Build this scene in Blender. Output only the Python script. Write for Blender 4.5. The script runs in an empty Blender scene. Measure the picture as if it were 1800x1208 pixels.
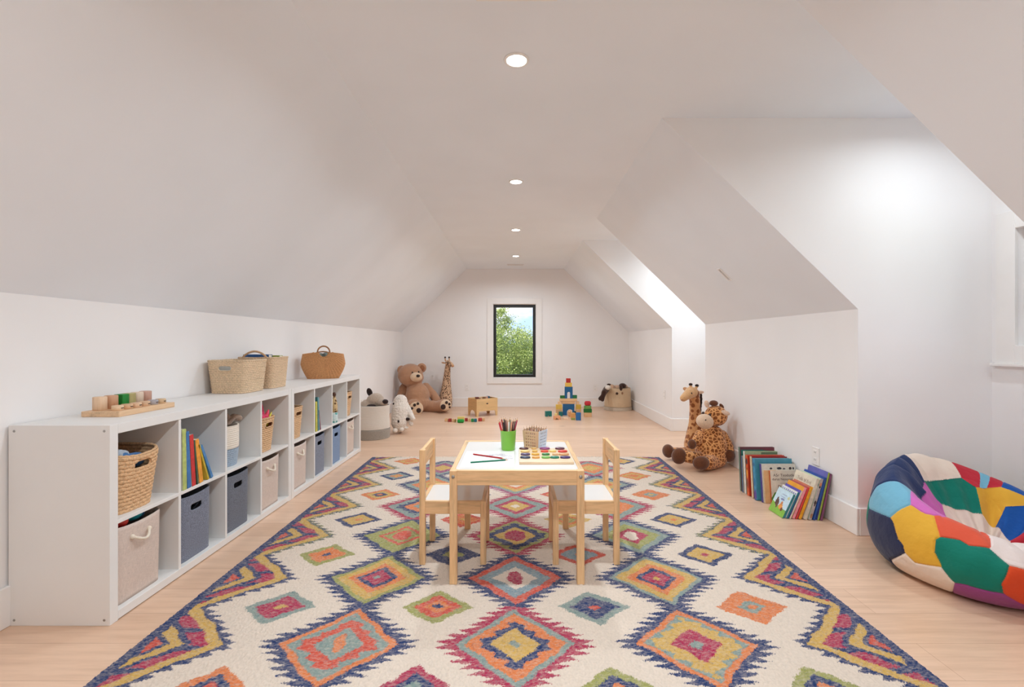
import bpy, math, random
import numpy as np
from mathutils import Matrix, Vector, Euler
random.seed(7)
C = bpy.context.scene.collection
SC = bpy.context.scene
PI = math.pi
# ------------------------------------------------------------------ camera
CAM_H = 1.085
F_PX = 831.0
cam_d = bpy.data.cameras.new('camera')
cam_d.sensor_fit = 'HORIZONTAL'; cam_d.sensor_width = 36.0
cam_d.lens = 36.0 * F_PX / 1800.0
cam_d.shift_x = -6.0 / 1800.0
cam_d.clip_start = 0.05; cam_d.clip_end = 400
cam = bpy.data.objects.new('camera', cam_d); C.objects.link(cam)
cam.location = (0, 0, CAM_H); cam.rotation_euler = (PI/2, 0, 0)
SC.camera = cam
SC.view_settings.view_transform = 'Standard'
SC.view_settings.look = 'None'
SC.view_settings.gamma = 1.0
SC.view_settings.use_curve_mapping = False
SC.view_settings.exposure = 0.24
SC.cycles.max_bounces = 14
SC.cycles.diffuse_bounces = 9
SC.cycles.glossy_bounces = 4
SC.cycles.sample_clamp_indirect = 6.0
SC.cycles.caustics_reflective = False
SC.cycles.caustics_refractive = False

def lin(c):
    r = []
    for v in c[:3]:
        v = v / 255.0
        r.append(v / 12.92 if v <= 0.04045 else ((v + 0.055) / 1.055) ** 2.4)
    return (r[0], r[1], r[2], 1.0)
def W(px, py, Y):                       # photo pixel at a known distance -> place in the room
    return ((px - 906.0) * Y / F_PX, Y, CAM_H - (py - 604.0) * Y / F_PX)
def Fl(px, py):                         # photo pixel on the floor
    Y = F_PX * CAM_H / (py - 604.0)
    return ((px - 906.0) * Y / F_PX, Y)

# ------------------------------------------------------------------ sky and sun
world = bpy.data.worlds.new('sky'); SC.world = world
world.use_nodes = True
nt = world.node_tree; nt.nodes.clear()
wo = nt.nodes.new('ShaderNodeOutputWorld'); bg = nt.nodes.new('ShaderNodeBackground')
tc = nt.nodes.new('ShaderNodeTexCoord'); nz = nt.nodes.new('ShaderNodeTexNoise'); rp = nt.nodes.new('ShaderNodeValToRGB')
mp = nt.nodes.new('ShaderNodeMapping'); mp.inputs['Scale'].default_value = (1, 1, 2.2); mp.inputs['Location'].default_value = (0.35, 0, 0.1)
nz.inputs['Scale'].default_value = 9.0; nz.inputs['Detail'].default_value = 6
rp.color_ramp.elements[0].position = 0.40; rp.color_ramp.elements[0].color = lin((172, 200, 240))
rp.color_ramp.elements[1].position = 0.62; rp.color_ramp.elements[1].color = (1, 1, 1, 1)
nt.links.new(tc.outputs['Generated'], mp.inputs[0]); nt.links.new(mp.outputs[0], nz.inputs['Vector'])
nt.links.new(nz.outputs['Fac'], rp.inputs[0]); nt.links.new(rp.outputs[0], bg.inputs['Color'])
bg.inputs['Strength'].default_value = 1.45
nt.links.new(bg.outputs[0], wo.inputs[0])
sd = bpy.data.lights.new('sun', 'SUN'); sd.energy = 7.0; sd.angle = math.radians(1.5); sd.color = (1, 0.95, 0.86)
sun = bpy.data.objects.new('sun', sd); C.objects.link(sun)
sun.rotation_euler = Vector((0.45, 0.75, -0.75)).to_track_quat('-Z', 'Y').to_euler()
DOWN_W = 14.5          # watts of one recessed lamp
LAMPS_Y = [6.90, 5.31, 3.73, 2.13, 0.54, -1.05]
DORMERS = [(1.60, 2.678), (4.83, 5.86), (-1.63, -0.55)]
for a, b in DORMERS:   # the sky is sampled through each dormer window
    pd = bpy.data.lights.new('window_portal', 'AREA'); pd.shape = 'RECTANGLE'; pd.size = 0.80; pd.size_y = 0.70
    pd.cycles.is_portal = True
    po = bpy.data.objects.new('window_portal', pd); C.objects.link(po)
    po.location = (2.86, (a+b)/2, 1.39); po.rotation_euler = (0, PI/2, 0)
pd = bpy.data.lights.new('window_portal', 'AREA'); pd.shape = 'RECTANGLE'; pd.size = 0.76; pd.size_y = 1.3; pd.cycles.is_portal = True
po = bpy.data.objects.new('window_portal', pd); C.objects.link(po)
po.location = (-0.015, 8.32, 1.128); po.rotation_euler = (-PI/2, 0, 0)

# ------------------------------------------------------------------ materials
MC = {}
def nodes(name):
    m = bpy.data.materials.new(name); m.use_nodes = True
    n = m.node_tree; return m, n, n.nodes['Principled BSDF']
def bump(n, b, src, strength, dist=0.002):
    bp = n.nodes.new('ShaderNodeBump'); bp.inputs['Strength'].default_value = strength; bp.inputs['Distance'].default_value = dist
    n.links.new(src, bp.inputs['Height']); n.links.new(bp.outputs[0], b.inputs['Normal'])
def coords(n, scale=(1, 1, 1), kind='Object', loc=(0,0,0)):
    t = n.nodes.new('ShaderNodeTexCoord'); m = n.nodes.new('ShaderNodeMapping')
    m.inputs['Scale'].default_value = scale; m.inputs['Location'].default_value = loc
    n.links.new(t.outputs[kind], m.inputs[0]); return m.outputs[0]
def noise(n, vec, scale, detail=3, rough=0.5):
    t = n.nodes.new('ShaderNodeTexNoise'); t.inputs['Scale'].default_value = scale; t.inputs['Detail'].default_value = detail
    t.inputs['Roughness'].default_value = rough
    n.links.new(vec, t.inputs['Vector']); return t.outputs['Fac']
def ramp(n, src, stops):
    r = n.nodes.new('ShaderNodeValToRGB'); e = r.color_ramp.elements
    while len(e) < len(stops): e.new(0.5)
    for k, (p, c) in enumerate(stops): e[k].position = p; e[k].color = lin(c)
    n.links.new(src, r.inputs[0]); return r.outputs[0]
def dark(c, k): return tuple(max(0, min(255, v * k)) for v in c)
def P(color, rough=0.5, key='paint', metal=0.0, var=0.05, scale=8, spec=0.5, coat=0):
    k = (key, tuple(color), rough)
    if k in MC: return MC[k]
    m, n, b = nodes(key)
    v = coords(n); f = noise(n, v, scale, 4)
    c = ramp(n, f, [(0.3, dark(color, 1 - var)), (0.7, dark(color, 1 + var))])
    n.links.new(c, b.inputs['Base Color']); b.inputs['Roughness'].default_value = rough; b.inputs['Metallic'].default_value = metal
    b.inputs['Specular IOR Level'].default_value = spec; b.inputs['Coat Weight'].default_value = coat
    MC[k] = m; return m
def wall_paint(color, name):
    m, n, b = nodes(name); v = coords(n)
    f = noise(n, v, 1.5, 2); c = ramp(n, f, [(0.3, dark(color, .99)), (0.7, dark(color, 1.01))])
    n.links.new(c, b.inputs['Base Color']); b.inputs['Roughness'].default_value = 0.75; b.inputs['Specular IOR Level'].default_value = 0.25
    bump(n, b, noise(n, v, 220, 2), 0.06, 0.001); return m
def wood(color, axis='x', key='pine', rough=0.45, k=0.80, sc=1.0):
    kk = ('wood', tuple(color), axis, rough)
    if kk in MC: return MC[kk]
    m, n, b = nodes(key + '_wood')
    s = {'x': (1.2, 14, 14), 'y': (14, 1.2, 14), 'z': (14, 14, 1.2)}[axis]
    v = coords(n, tuple(q * sc for q in s)); f = noise(n, v, 2.6, 5, 0.6)
    c = ramp(n, f, [(0.25, dark(color, k)), (0.5, color), (0.8, dark(color, 1.06))])
    f2 = noise(n, v, 14, 2); mx = n.nodes.new('ShaderNodeMix'); mx.data_type = 'RGBA'; mx.blend_type = 'MULTIPLY'; mx.inputs['Factor'].default_value = 0.35
    g = ramp(n, f2, [(0.35, (232, 222, 210)), (0.6, (255, 255, 255))])
    n.links.new(c, mx.inputs['A']); n.links.new(g, mx.inputs['B']); n.links.new(mx.outputs['Result'], b.inputs['Base Color'])
    b.inputs['Roughness'].default_value = rough; MC[kk] = m; return m
def cloth(color, key='fabric', scale=900, var=0.12, strength=0.5, rough=0.95, sheen=0.2):
    kk = ('cloth', key, tuple(color))
    if kk in MC: return MC[kk]
    m, n, b = nodes(key); v = coords(n)
    f = noise(n, v, scale * 1.1, 3); c = ramp(n, f, [(0.3, dark(color, 1 - var)), (0.7, dark(color, 1 + var))])
    n.links.new(c, b.inputs['Base Color']); b.inputs['Roughness'].default_value = rough; b.inputs['Sheen Weight'].default_value = sheen
    b.inputs['Specular IOR Level'].default_value = 0.15
    bump(n, b, noise(n, v, scale, 2), strength, 0.003); MC[kk] = m; return m
def plush(color, key='plush', scale=160): return cloth(color, key, scale, 0.10, 0.9, 1.0, 0.35)
def linen(color, key='linen'):
    m, n, b = nodes(key); v = coords(n)
    f1 = noise(n, coords(n, (60, 60, 900)), 1, 2); f2 = noise(n, coords(n, (900, 900, 50)), 1, 2)
    ad = n.nodes.new('ShaderNodeMath'); ad.operation = 'ADD'; n.links.new(f1, ad.inputs[0]); n.links.new(f2, ad.inputs[1])
    hf = n.nodes.new('ShaderNodeMath'); hf.operation = 'MULTIPLY'; hf.inputs[1].default_value = .5; n.links.new(ad.outputs[0], hf.inputs[0])
    n.links.new(ramp(n, hf.outputs[0], [(0.35, dark(color, .90)), (0.65, dark(color, 1.05))]), b.inputs['Base Color'])
    b.inputs['Roughness'].default_value = 0.95; bump(n, b, hf.outputs[0], 0.5, 0.002); return m
def felt(color): 
    return cloth(color, 'felt', 260, 0.22, 0.6)
def spots(base, spot, line, scale, edge, key='giraffe_plush', kind='edge', rnd=0.75):
    m, n, b = nodes(key); v = coords(n)
    nzv = n.nodes.new('ShaderNodeTexNoise'); nzv.inputs['Scale'].default_value = 14; n.links.new(v, nzv.inputs['Vector'])
    vo = n.nodes.new('ShaderNodeTexVoronoi'); vo.inputs['Scale'].default_value = scale; vo.inputs['Randomness'].default_value = rnd
    vo.feature = 'DISTANCE_TO_EDGE' if kind == 'edge' else 'F1'
    n.links.new(v, vo.inputs['Vector'])
    d = vo.outputs['Distance']
    if kind == 'edge': c = ramp(n, d, [(edge * .75, line), (edge, spot), (edge * 2.6, dark(spot, .85))])
    else: c = ramp(n, d, [(edge * .9, spot), (edge, base)])
    f = noise(n, v, 190, 3)
    mx = n.nodes.new('ShaderNodeMix'); mx.data_type = 'RGBA'; mx.blend_type = 'MULTIPLY'; mx.inputs['Factor'].default_value = 0.6
    n.links.new(c, mx.inputs['A']); n.links.new(ramp(n, f, [(0.3, (190, 190, 190)), (0.65, (255, 255, 255))]), mx.inputs['B'])
    n.links.new(mx.outputs['Result'], b.inputs['Base Color']); b.inputs['Roughness'].default_value = 1
    b.inputs['Sheen Weight'].default_value = 0.3; b.inputs['Specular IOR Level'].default_value = 0.1
    bump(n, b, f, 0.7, 0.003); return m
def straw(color, key='seagrass'):
    kk = ('straw', tuple(color))
    if kk in MC: return MC[kk]
    m, n, b = nodes(key); v = coords(n)
    f = noise(n, v, 150, 4, 0.6); c = ramp(n, f, [(0.3, dark(color, .85)), (0.5, color), (0.72, dark(color, 1.12))])
    n.links.new(c, b.inputs['Base Color']); b.inputs['Roughness'].default_value = 0.8; bump(n, b, noise(n, v, 300, 2), 0.5, 0.002)
    MC[kk] = m; return m

# ------------------------------------------------------------------ mesh helpers
class MB:
    def __init__(s): s.v = []; s.f = []; s.m = []; s.s = []
    def add(s, vs, fs, mi=0, sm=False, M=None):
        o = len(s.v)
        if M is not None: vs = [tuple(M @ Vector(p)) for p in vs]
        s.v += [tuple(p) for p in vs]
        for f in fs: s.f.append([i + o for i in f]); s.m.append(mi); s.s.append(sm)
        return s
    def box(s, x0, x1, y0, y1, z0, z1, bev=0.0, mi=0, M=None):
        if bev <= 0:
            v = [(x, y, z) for x in (x0, x1) for y in (y0, y1) for z in (z0, z1)]
            return s.add(v, [(0,1,3,2),(4,6,7,5),(0,4,5,1),(2,3,7,6),(0,2,6,4),(1,5,7,3)], mi, False, M)
        lo = (x0, y0, z0); hi = (x1, y1, z1); v = []; idx = {}
        for a in (0,1):
            for b in (0,1):
                for c in (0,1):
                    cn = [(lo, hi)[q][i] for i, q in enumerate((a, b, c))]
                    sg = [1 if q == 0 else -1 for q in (a, b, c)]
                    for ax in range(3):
                        p = [cn[i] + (0 if i == ax else bev * sg[i]) for i in range(3)]
                        idx[(a,b,c,ax)] = len(v); v.append(p)
        f = []
        for ax in range(3):
            o1, o2 = [i for i in range(3) if i != ax]
            for sd_ in (0,1):
                q = []
                for (i, j) in ((0,0),(1,0),(1,1),(0,1)):
                    k = [0,0,0]; k[ax] = sd_; k[o1] = i; k[o2] = j; q.append(idx[(k[0],k[1],k[2],ax)])
                f.append(q)
            for i in (0,1):
                for j in (0,1):
                    k = [0,0,0]; k[o1] = i; k[o2] = j; k[ax] = 0; k2 = list(k); k2[ax] = 1
                    f.append([idx[(*k,o1)], idx[(*k2,o1)], idx[(*k2,o2)], idx[(*k,o2)]])
        for a in (0,1):
            for b in (0,1):
                for c in (0,1): f.append([idx[(a,b,c,0)], idx[(a,b,c,1)], idx[(a,b,c,2)]])
        return s.add(v, f, mi, False, M)
    def lathe(s, prof, n=32, mi=0, sm=True, M=None, sx=1, sy=1):
        v = []; f = []
        for r, z in prof:
            for i in range(n):
                a = 2*PI*i/n; v.append((r*math.cos(a)*sx, r*math.sin(a)*sy, z))
        for j in range(len(prof)-1):
            for i in range(n):
                k = (i+1) % n; f.append((j*n+i, j*n+k, (j+1)*n+k, (j+1)*n+i))
        if prof[0][0] > 1e-6: f.append(tuple(range(n))[::-1])
        if prof[-1][0] > 1e-6: f.append(tuple(range((len(prof)-1)*n, len(prof)*n)))
        return s.add(v, f, mi, sm, M)
    def cyl(s, r, z0, z1, n=24, bev=0.0, mi=0, M=None, r1=None):
        r1 = r if r1 is None else r1
        p = [(r-bev, z0), (r, z0+bev), (r1, z1-bev), (r1-bev, z1)] if bev else [(r, z0), (r1, z1)]
        return s.lathe(p, n, mi, False if n < 12 else True, M)
    def ell(s, c, r, mi=0, nu=20, nv=12, M=None, rot=None):
        v = [(0,0,-1)]; f = []
        for j in range(1, nv):
            t = -PI/2 + PI*j/nv
            for i in range(nu):
                a = 2*PI*i/nu; v.append((math.cos(t)*math.cos(a), math.cos(t)*math.sin(a), math.sin(t)))
        v.append((0,0,1)); L = len(v)-1
        for i in range(nu):
            k = (i+1) % nu; f.append((0, 1+k, 1+i)); f.append((L, L-nu+i, L-nu+k))
            for j in range(nv-2):
                a = 1+j*nu; f.append((a+i, a+k, a+nu+k, a+nu+i))
        if not hasattr(r, '__len__'): r = (r, r, r)
        T = Matrix.Translation(c) @ (rot.to_matrix().to_4x4() if rot is not None else Matrix()) @ Matrix.Diagonal((r[0], r[1], r[2], 1))
        if M is not None: T = M @ T
        return s.add(v, f, mi, True, T)
    def limb(s, pts, radii, mi=0, step=0.35):
        for k in range(len(pts)-1):
            a = Vector(pts[k]); b = Vector(pts[k+1]); ra, rb = radii[k], radii[k+1]
            n = max(2, int((b-a).length / (min(ra, rb) * step)) + 1)
            for i in range(n+1):
                t = i/n; s.ell(a.lerp(b, t), ra*(1-t)+rb*t, mi, 14, 9)
        return s
    def tube(s, pts, r, n=8, closed=False, mi=0, sm=True, M=None):
        pts = [Vector(p) for p in pts]; N = len(pts); v = []; f = []
        rr = r if hasattr(r, '__len__') else [r]*N
        up = None
        for k in range(N):
            a = pts[(k-1) % N] if (closed or k > 0) else pts[k]; b = pts[(k+1) % N] if (closed or k < N-1) else pts[k]
            t = (b-a).normalized()
            if up is None:
                up = Vector((0,0,1)) if abs(t.z) < 0.9 else Vector((1,0,0))
            x = t.cross(up)
            if x.length < 1e-6: x = t.orthogonal()
            x.normalize(); y = x.cross(t).normalized(); up = y
            for i in range(n):
                an = 2*PI*i/n; v.append(tuple(pts[k] + (x*math.cos(an) + y*math.sin(an))*rr[k]))
        for k in range(N if closed else N-1):
            o1 = k*n; o2 = ((k+1) % N)*n
            for i in range(n):
                j = (i+1) % n; f.append((o1+i, o1+j, o2+j, o2+i))
        if not closed: f.append(tuple(range(n))[::-1]); f.append(tuple(range((N-1)*n, N*n)))
        return s.add(v, f, mi, sm, M)
    def prism(s, poly, axis, a, b, mi=0, M=None):          # poly: 2-D points; axis: extrusion axis
        def P3(p, h):
            return {'x': (h, p[0], p[1]), 'y': (p[0], h, p[1]), 'z': (p[0], p[1], h)}[axis]
        n = len(poly); v = [P3(p, a) for p in poly] + [P3(p, b) for p in poly]
        f = [tuple(range(n))[::-1], tuple(range(n, 2*n))] + [(i, (i+1) % n, n+(i+1) % n, n+i) for i in range(n)]
        return s.add(v, f, mi, False, M)
    def build(s, name, mats, parent=None, loc=(0,0,0), rot=(0,0,0), M=None, recalc=True):
        me = bpy.data.meshes.new(name); me.from_pydata(s.v, [], s.f)
        if not hasattr(mats, '__len__'): mats = [mats]
        for m in mats: me.materials.append(m)
        me.polygons.foreach_set('material_index', s.m); me.polygons.foreach_set('use_smooth', s.s)
        if recalc:
            import bmesh
            bm = bmesh.new(); bm.from_mesh(me); bmesh.ops.recalc_face_normals(bm, faces=bm.faces); bm.to_mesh(me); bm.free()
        me.update()
        o = bpy.data.objects.new(name, me); C.objects.link(o); o.parent = parent
        if M is not None: o.matrix_local = M
        else: o.location = loc; o.rotation_euler = rot
        return o
LAB = {}
def tag(o, label=None, cat=None, group=None, kind=None):
    if label:
        if o.parent is None:
            assert 4 <= len(label.split()) <= 16, label
            if label in LAB: print('DUPLICATE LABEL', label)
            LAB[label] = 1
        o['label'] = label
    if cat: o['category'] = cat
    if group: o['group'] = group
    if kind: o['kind'] = kind
    return o
def root(name, loc, rz=0.0, label=None, cat=None, group=None):
    o = bpy.data.objects.new(name, None); C.objects.link(o); o.location = loc; o.rotation_euler = (0, 0, rz); o.empty_display_size = .05
    return tag(o, label, cat, group)
def struct(mb, name, mats, parent=None, label=None):
    o = mb.build(name, mats, parent)
    if parent is None: o['kind'] = 'structure'
    if label: o['label'] = label
    return o
def copy_tree(o, parent=None):
    c = o.copy(); C.objects.link(c); c.parent = parent
    for ch in [x for x in o.children]: copy_tree(ch, c)
    return c
def fuse(o, voxel=0.008, it=6, disp=0.0, dscale=0.05):
    m = o.modifiers.new('fuse', 'REMESH'); m.mode = 'VOXEL'; m.voxel_size = voxel; m.use_smooth_shade = True
    m = o.modifiers.new('soft', 'SMOOTH'); m.iterations = it; m.factor = 0.5
    if disp:
        t = bpy.data.textures.new('fur_tufts', 'CLOUDS'); t.noise_scale = dscale
        d = o.modifiers.new('tufts', 'DISPLACE'); d.texture = t; d.strength = disp; d.mid_level = 0.5; d.texture_coords = 'LOCAL'
    return o

# ------------------------------------------------------------------ the room
WL, WR, YF, YB = -1.955, 1.94, 8.10, -2.60
ZC, ZK = 2.363, 1.28
CL, CR = -0.835, 0.83
XD = 2.70
m_wall = wall_paint((236, 234, 233), 'wall_paint')
m_ceil = wall_paint((234, 239, 245), 'ceiling_paint')
m_trim = P((236, 233, 230), 0.4, 'white_trim', var=.005)
m_black = P((22, 23, 24), 0.4, 'black_window_frame')
# floor boards
m_floor, n, b = nodes('oak_floor')
v = coords(n, (1, 1, 1))
br = n.nodes.new('ShaderNodeTexBrick'); br.offset = 0.37; br.offset_frequency = 2; br.squash = 1
br.inputs['Scale'].default_value = 1; br.inputs['Brick Width'].default_value = 2.3; br.inputs['Row Height'].default_value = 0.19
br.inputs['Mortar Size'].default_value = 0.0012; br.inputs['Mortar Smooth'].default_value = 0.3; br.inputs['Bias'].default_value = 0
br.inputs['Color1'].default_value = lin((226, 192, 165)); br.inputs['Color2'].default_value = lin((214, 178, 150)); br.inputs['Mortar'].default_value = lin((190, 152, 126))
n.links.new(v, br.inputs['Vector'])
gv = coords(n, (1.3, 16, 1)); gf = noise(n, gv, 2.2, 6, .62)
gc = ramp(n, gf, [(0.25, (228, 220, 213)), (0.6, (255, 255, 255))])
mx = n.nodes.new('ShaderNodeMix'); mx.data_type = 'RGBA'; mx.blend_type = 'MULTIPLY'; mx.inputs['Factor'].default_value = 0.8
n.links.new(br.outputs['Color'], mx.inputs['A']); n.links.new(gc, mx.inputs['B'])
kv = n.nodes.new('ShaderNodeTexVoronoi'); kv.inputs['Scale'].default_value = 1.0; n.links.new(coords(n, (0.9, 2.4, 1), loc=(.3, .6, 0)), kv.inputs['Vector'])
kc = ramp(n, kv.outputs['Distance'], [(0.018, (120, 84, 62)), (0.05, (255, 255, 255))])
mx2 = n.nodes.new('ShaderNodeMix'); mx2.data_type = 'RGBA'; mx2.blend_type = 'MULTIPLY'; mx2.inputs['Factor'].default_value = 0.8
n.links.new(mx.outputs['Result'], mx2.inputs['A']); n.links.new(kc, mx2.inputs['B'])
n.links.new(mx2.outputs['Result'], b.inputs['Base Color']); b.inputs['Roughness'].default_value = 0.34; b.inputs['Specular IOR Level'].default_value = 0.5
bump(n, b, gf, 0.08, 0.001)
struct(MB().box(WL-.15, XD+.15, YB-.15, YF+.2, -.12, 0), 'floor', m_floor)
T_ = .12
c = MB().box(CL-.02, CR, YB, YF, ZC, ZC+T_)
for a, b_ in DORMERS: c.box(CR, XD+T_, a, b_, ZC, ZC+T_)
struct(c, 'ceiling', m_ceil)
# left knee wall, left slope
struct(MB().box(WL-T_, WL, YB, YF, 0, ZK+.02), 'wall_left', m_wall)
def slope_poly(x0, x1):
    sgn = -1 if x1 < 0 else 1
    return [(x0, ZC), (x1, ZK), (x1+sgn*.14, ZK), (x1+sgn*.14, ZK+.06), (x0+sgn*.02, ZC+T_)]
struct(MB().prism(slope_poly(CL, WL), 'y', YB, YF), 'ceiling_left', m_ceil)
E_ = .0015
segs = [(YB, -1.63-E_), (-0.55+E_, 1.60-E_), (2.678+E_, 4.83-E_), (5.86+E_, YF)]
c = MB(); w = MB()
for a, b_ in segs:
    c.prism(slope_poly(CR, WR), 'y', a, b_); w.box(WR, WR+T_, a, b_, 0, ZK+.01)
struct(c, 'ceiling_right', m_ceil); struct(w, 'wall_right', m_wall)
# dormers: two cheeks and an outer wall with a window hole
WY, WZ0, WZ1 = 0.40, 1.075, 1.705
for k, (a, b_) in enumerate(DORMERS):
    w = MB(); poly = [(CR+.0015, ZC+.05), (CR+.0015, ZC), (WR+.0015, ZK), (WR+.0015, 0), (XD+T_, 0), (XD+T_, ZC+.05)]
    w.prism(poly, 'y', a-.0, a-T_); w.prism(poly, 'y', b_, b_+T_)
    m = (a+b_)/2
    w.box(XD, XD+T_, a, b_, 0, WZ0); w.box(XD, XD+T_, a, b_, WZ1, ZC); w.box(XD, XD+T_, a, m-WY, WZ0, WZ1); w.box(XD, XD+T_, m+WY, b_, WZ0, WZ1)
    struct(w, ['wall_dormer_near', 'wall_dormer_far', 'wall_dormer_rear'][k], m_wall)
# far and rear gable walls
gp = [(WL-T_, 0), (WR+T_, 0), (WR+T_, ZK+.05), (CR+.05, ZC+T_), (CL-.05, ZC+T_), (WL-T_, ZK+.05)]
FX0, FX1, FZ0, FZ1 = -.385, .355, .498, 1.760
w = MB()
w.prism([(WL-T_, 0), (FX0, 0), (FX0, ZC+.08), (CL-.05, ZC+.08), (WL-T_, ZK)], 'y', YF, YF+.14)
w.prism([(FX1, 0), (WR+T_, 0), (WR+T_, ZK), (CR+.05, ZC+.08), (FX1, ZC+.08)], 'y', YF, YF+.14)
w.box(FX0, FX1, YF, YF+.14, 0, FZ0); w.box(FX0, FX1, YF, YF+.14, FZ1, ZC+.08)
struct(w, 'wall_far', m_wall)
struct(MB().prism(gp, 'y', YB-.14, YB), 'wall_rear', m_wall)
# baseboards
BH, BT = 0.155, 0.016
def base(mb, x0, x1, y0, y1):
    mb.box(x0, x1, y0, y1, 0, BH, 0.003)
bb = MB(); base(bb, WL, WL+BT, YB, YF); struct(bb, 'baseboard_left', m_trim)
bb = MB(); base(bb, WL+BT, WR-BT, YF-BT, YF); struct(bb, 'baseboard_far', m_trim)
bb = MB()
for a, b_ in segs: base(bb, WR-BT, WR, a-(BT if a > YB else 0), b_+(BT if b_ < YF else 0))
struct(bb, 'baseboard_right', m_trim)
bb = MB()
for a, b_ in DORMERS: base(bb, WR, XD, b_-BT, b_); base(bb, WR, XD, a, a+BT); base(bb, XD-BT, XD, a+BT, b_-BT)
struct(bb, 'baseboard_dormer', m_trim)
# windows
m_glass, n, b = nodes('window_glass')
n.nodes.remove(b); gl = n.nodes.new('ShaderNodeBsdfGlossy'); gl.inputs['Roughness'].default_value = 0.0
tr = n.nodes.new('ShaderNodeBsdfTransparent'); ms = n.nodes.new('ShaderNodeMixShader'); fr = n.nodes.new('ShaderNodeFresnel'); fr.inputs[0].default_value = 1.25
n.links.new(fr.outputs[0], ms.inputs[0]); n.links.new(tr.outputs[0], ms.inputs[1]); n.links.new(gl.outputs[0], ms.inputs[2])
n.links.new(ms.outputs[0], n.nodes['Material Output'].inputs[0])
def frame_box(mb, a0, a1, b0, b1, w, h0, h1, axis, bev=0.002):
    def bx(p0, p1, q0, q1):
        if axis == 'y': mb.box(p0, p1, h0, h1, q0, q1, bev)
        else: mb.box(h0, h1, p0, p1, q0, q1, bev)
    bx(a0, a0+w, b0, b1); bx(a1-w, a1, b0, b1); bx(a0+w, a1-w, b0, b0+w); bx(a0+w, a1-w, b1-w, b1)
fr_ = MB(); frame_box(fr_, FX0-.1, FX1+.1, FZ0-.1, FZ1+.1, .1, YF-.018, YF, 'y')
fr_.box(FX0, FX0+.008, YF, YF+.10, FZ0, FZ1); fr_.box(FX1-.008, FX1, YF, YF+.10, FZ0, FZ1); fr_.box(FX0, FX1, YF, YF+.10, FZ0, FZ0+.008); fr_.box(FX0, FX1, YF, YF+.10, FZ1-.008, FZ1)
w1 = struct(fr_, 'window_1', m_trim)
f2 = MB(); frame_box(f2, FX0+.008, FX1-.008, FZ0+.008, FZ1-.008, .047, YF+.02, YF+.09, 'y'); f2.build('window_frame', m_black, w1)['label'] = 'black window frame'
f3 = MB(); f3.box(FX0+.055, FX1-.055, YF+.05, YF+.056, FZ0+.055, FZ1-.055); f3.build('pane', m_glass, w1)
for k, (a, b_) in enumerate(DORMERS):
    m = (a+b_)/2; q = MB()
    frame_box(q, m-WY-.1, m+WY+.1, WZ0-.1, WZ1+.1, .1, XD-.018, XD, 'x')
    q.box(XD-.035, XD, m-WY-.12, m+WY+.12, WZ0-.115, WZ0-.10, .002)
    wn = struct(q, 'window_%d' % (k+2), m_trim)
    q = MB(); frame_box(q, m-WY, m+WY, WZ0, WZ1, .04, XD+.03, XD+.08, 'x'); q.build('window_frame', m_trim, wn)
    q = MB(); q.box(XD+.05, XD+.056, m-WY+.04, m+WY-.04, WZ0+.04, WZ1-.04); q.build('pane', m_glass, wn)

# ------------------------------------------------------------------ recessed lamps
m_em, n, b = nodes('lamp_glow'); b.inputs['Base Color'].default_value = (1, 1, 1, 1); b.inputs['Emission Color'].default_value = (1, .96, .9, 1); b.inputs['Emission Strength'].default_value = 14
def downlight(x, y, label, watts=DOWN_W):
    r = root('recessed_light', (x, y, ZC), 0, label, 'ceiling light', 'recessed ceiling lights')
    MB().lathe([(.044, -.001), (.046, -.006), (.056, -.004), (.058, 0)], 32).build('trim_ring', m_trim, r)
    MB().lathe([(0, -.004), (.02, -.0055), (.044, -.004)], 32).build('lens', m_em, r)
    ld = bpy.data.lights.new('lamp', 'AREA'); ld.shape = 'DISK'; ld.size = .085; ld.energy = watts; ld.spread = math.radians(162); ld.color = (.86, .97, 1.05)
    lo = bpy.data.objects.new('lamp', ld); C.objects.link(lo); lo.location = (x, y, ZC-.012)
names = ['smallest glowing recessed ceiling light, just before the far wall vent', 'third glowing recessed ceiling light counted from the front', 'second glowing recessed ceiling light counted from the front', 'largest round glowing recessed light, nearest on the flat ceiling']
for k, y in enumerate(LAMPS_Y):
    if k < 4: downlight(0.005, y, names[k])
    else: downlight(0.005, y, 'recessed ceiling light %s the camera' % ('above' if k == 4 else 'well behind'), 18)
downlight(2.15, 2.10, 'recessed light in the nearer window dormer ceiling', 5.5)
downlight(2.15, 5.33, 'recessed light in the farther window dormer ceiling', 10)
# vents
m_slot = P((70, 69, 68), .6, 'vent_shadow_metal')
def vent(loc, L, Wd, label, rot=(0,0,0), n_=5, lm=None):
    r = root('ceiling_vent', loc, 0, label, 'vent'); r.rotation_euler = rot
    q = MB(); q.box(-L/2, L/2, -Wd/2, -Wd/2+.012, -.006, 0, .001); q.box(-L/2, L/2, Wd/2-.012, Wd/2, -.006, 0, .001)
    q.box(-L/2, -L/2+.012, -Wd/2+.012, Wd/2-.012, -.006, 0, .001); q.box(L/2-.012, L/2, -Wd/2+.012, Wd/2-.012, -.006, 0, .001); q.build('frame', m_trim, r)
    MB().box(-L/2+.012, L/2-.012, -Wd/2+.012, Wd/2-.012, -.001, 0).build('backing', m_slot, r)
    q = MB(); st = (Wd-.024)/n_
    for i in range(n_): q.box(-L/2+.012, L/2-.012, -Wd/2+.012+st*(i+.15), -Wd/2+.012+st*(i+.5), -.003, -.0015)
    q.build('louvres', m_trim, r)
vent((0.0, 7.66, ZC), .27, .09, 'slim white ceiling vent in front of the far gable wall')
vent((0.005, 1.662, ZC), .30, .19, 'white ceiling vent cut by the top edge of the photo')
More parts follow.
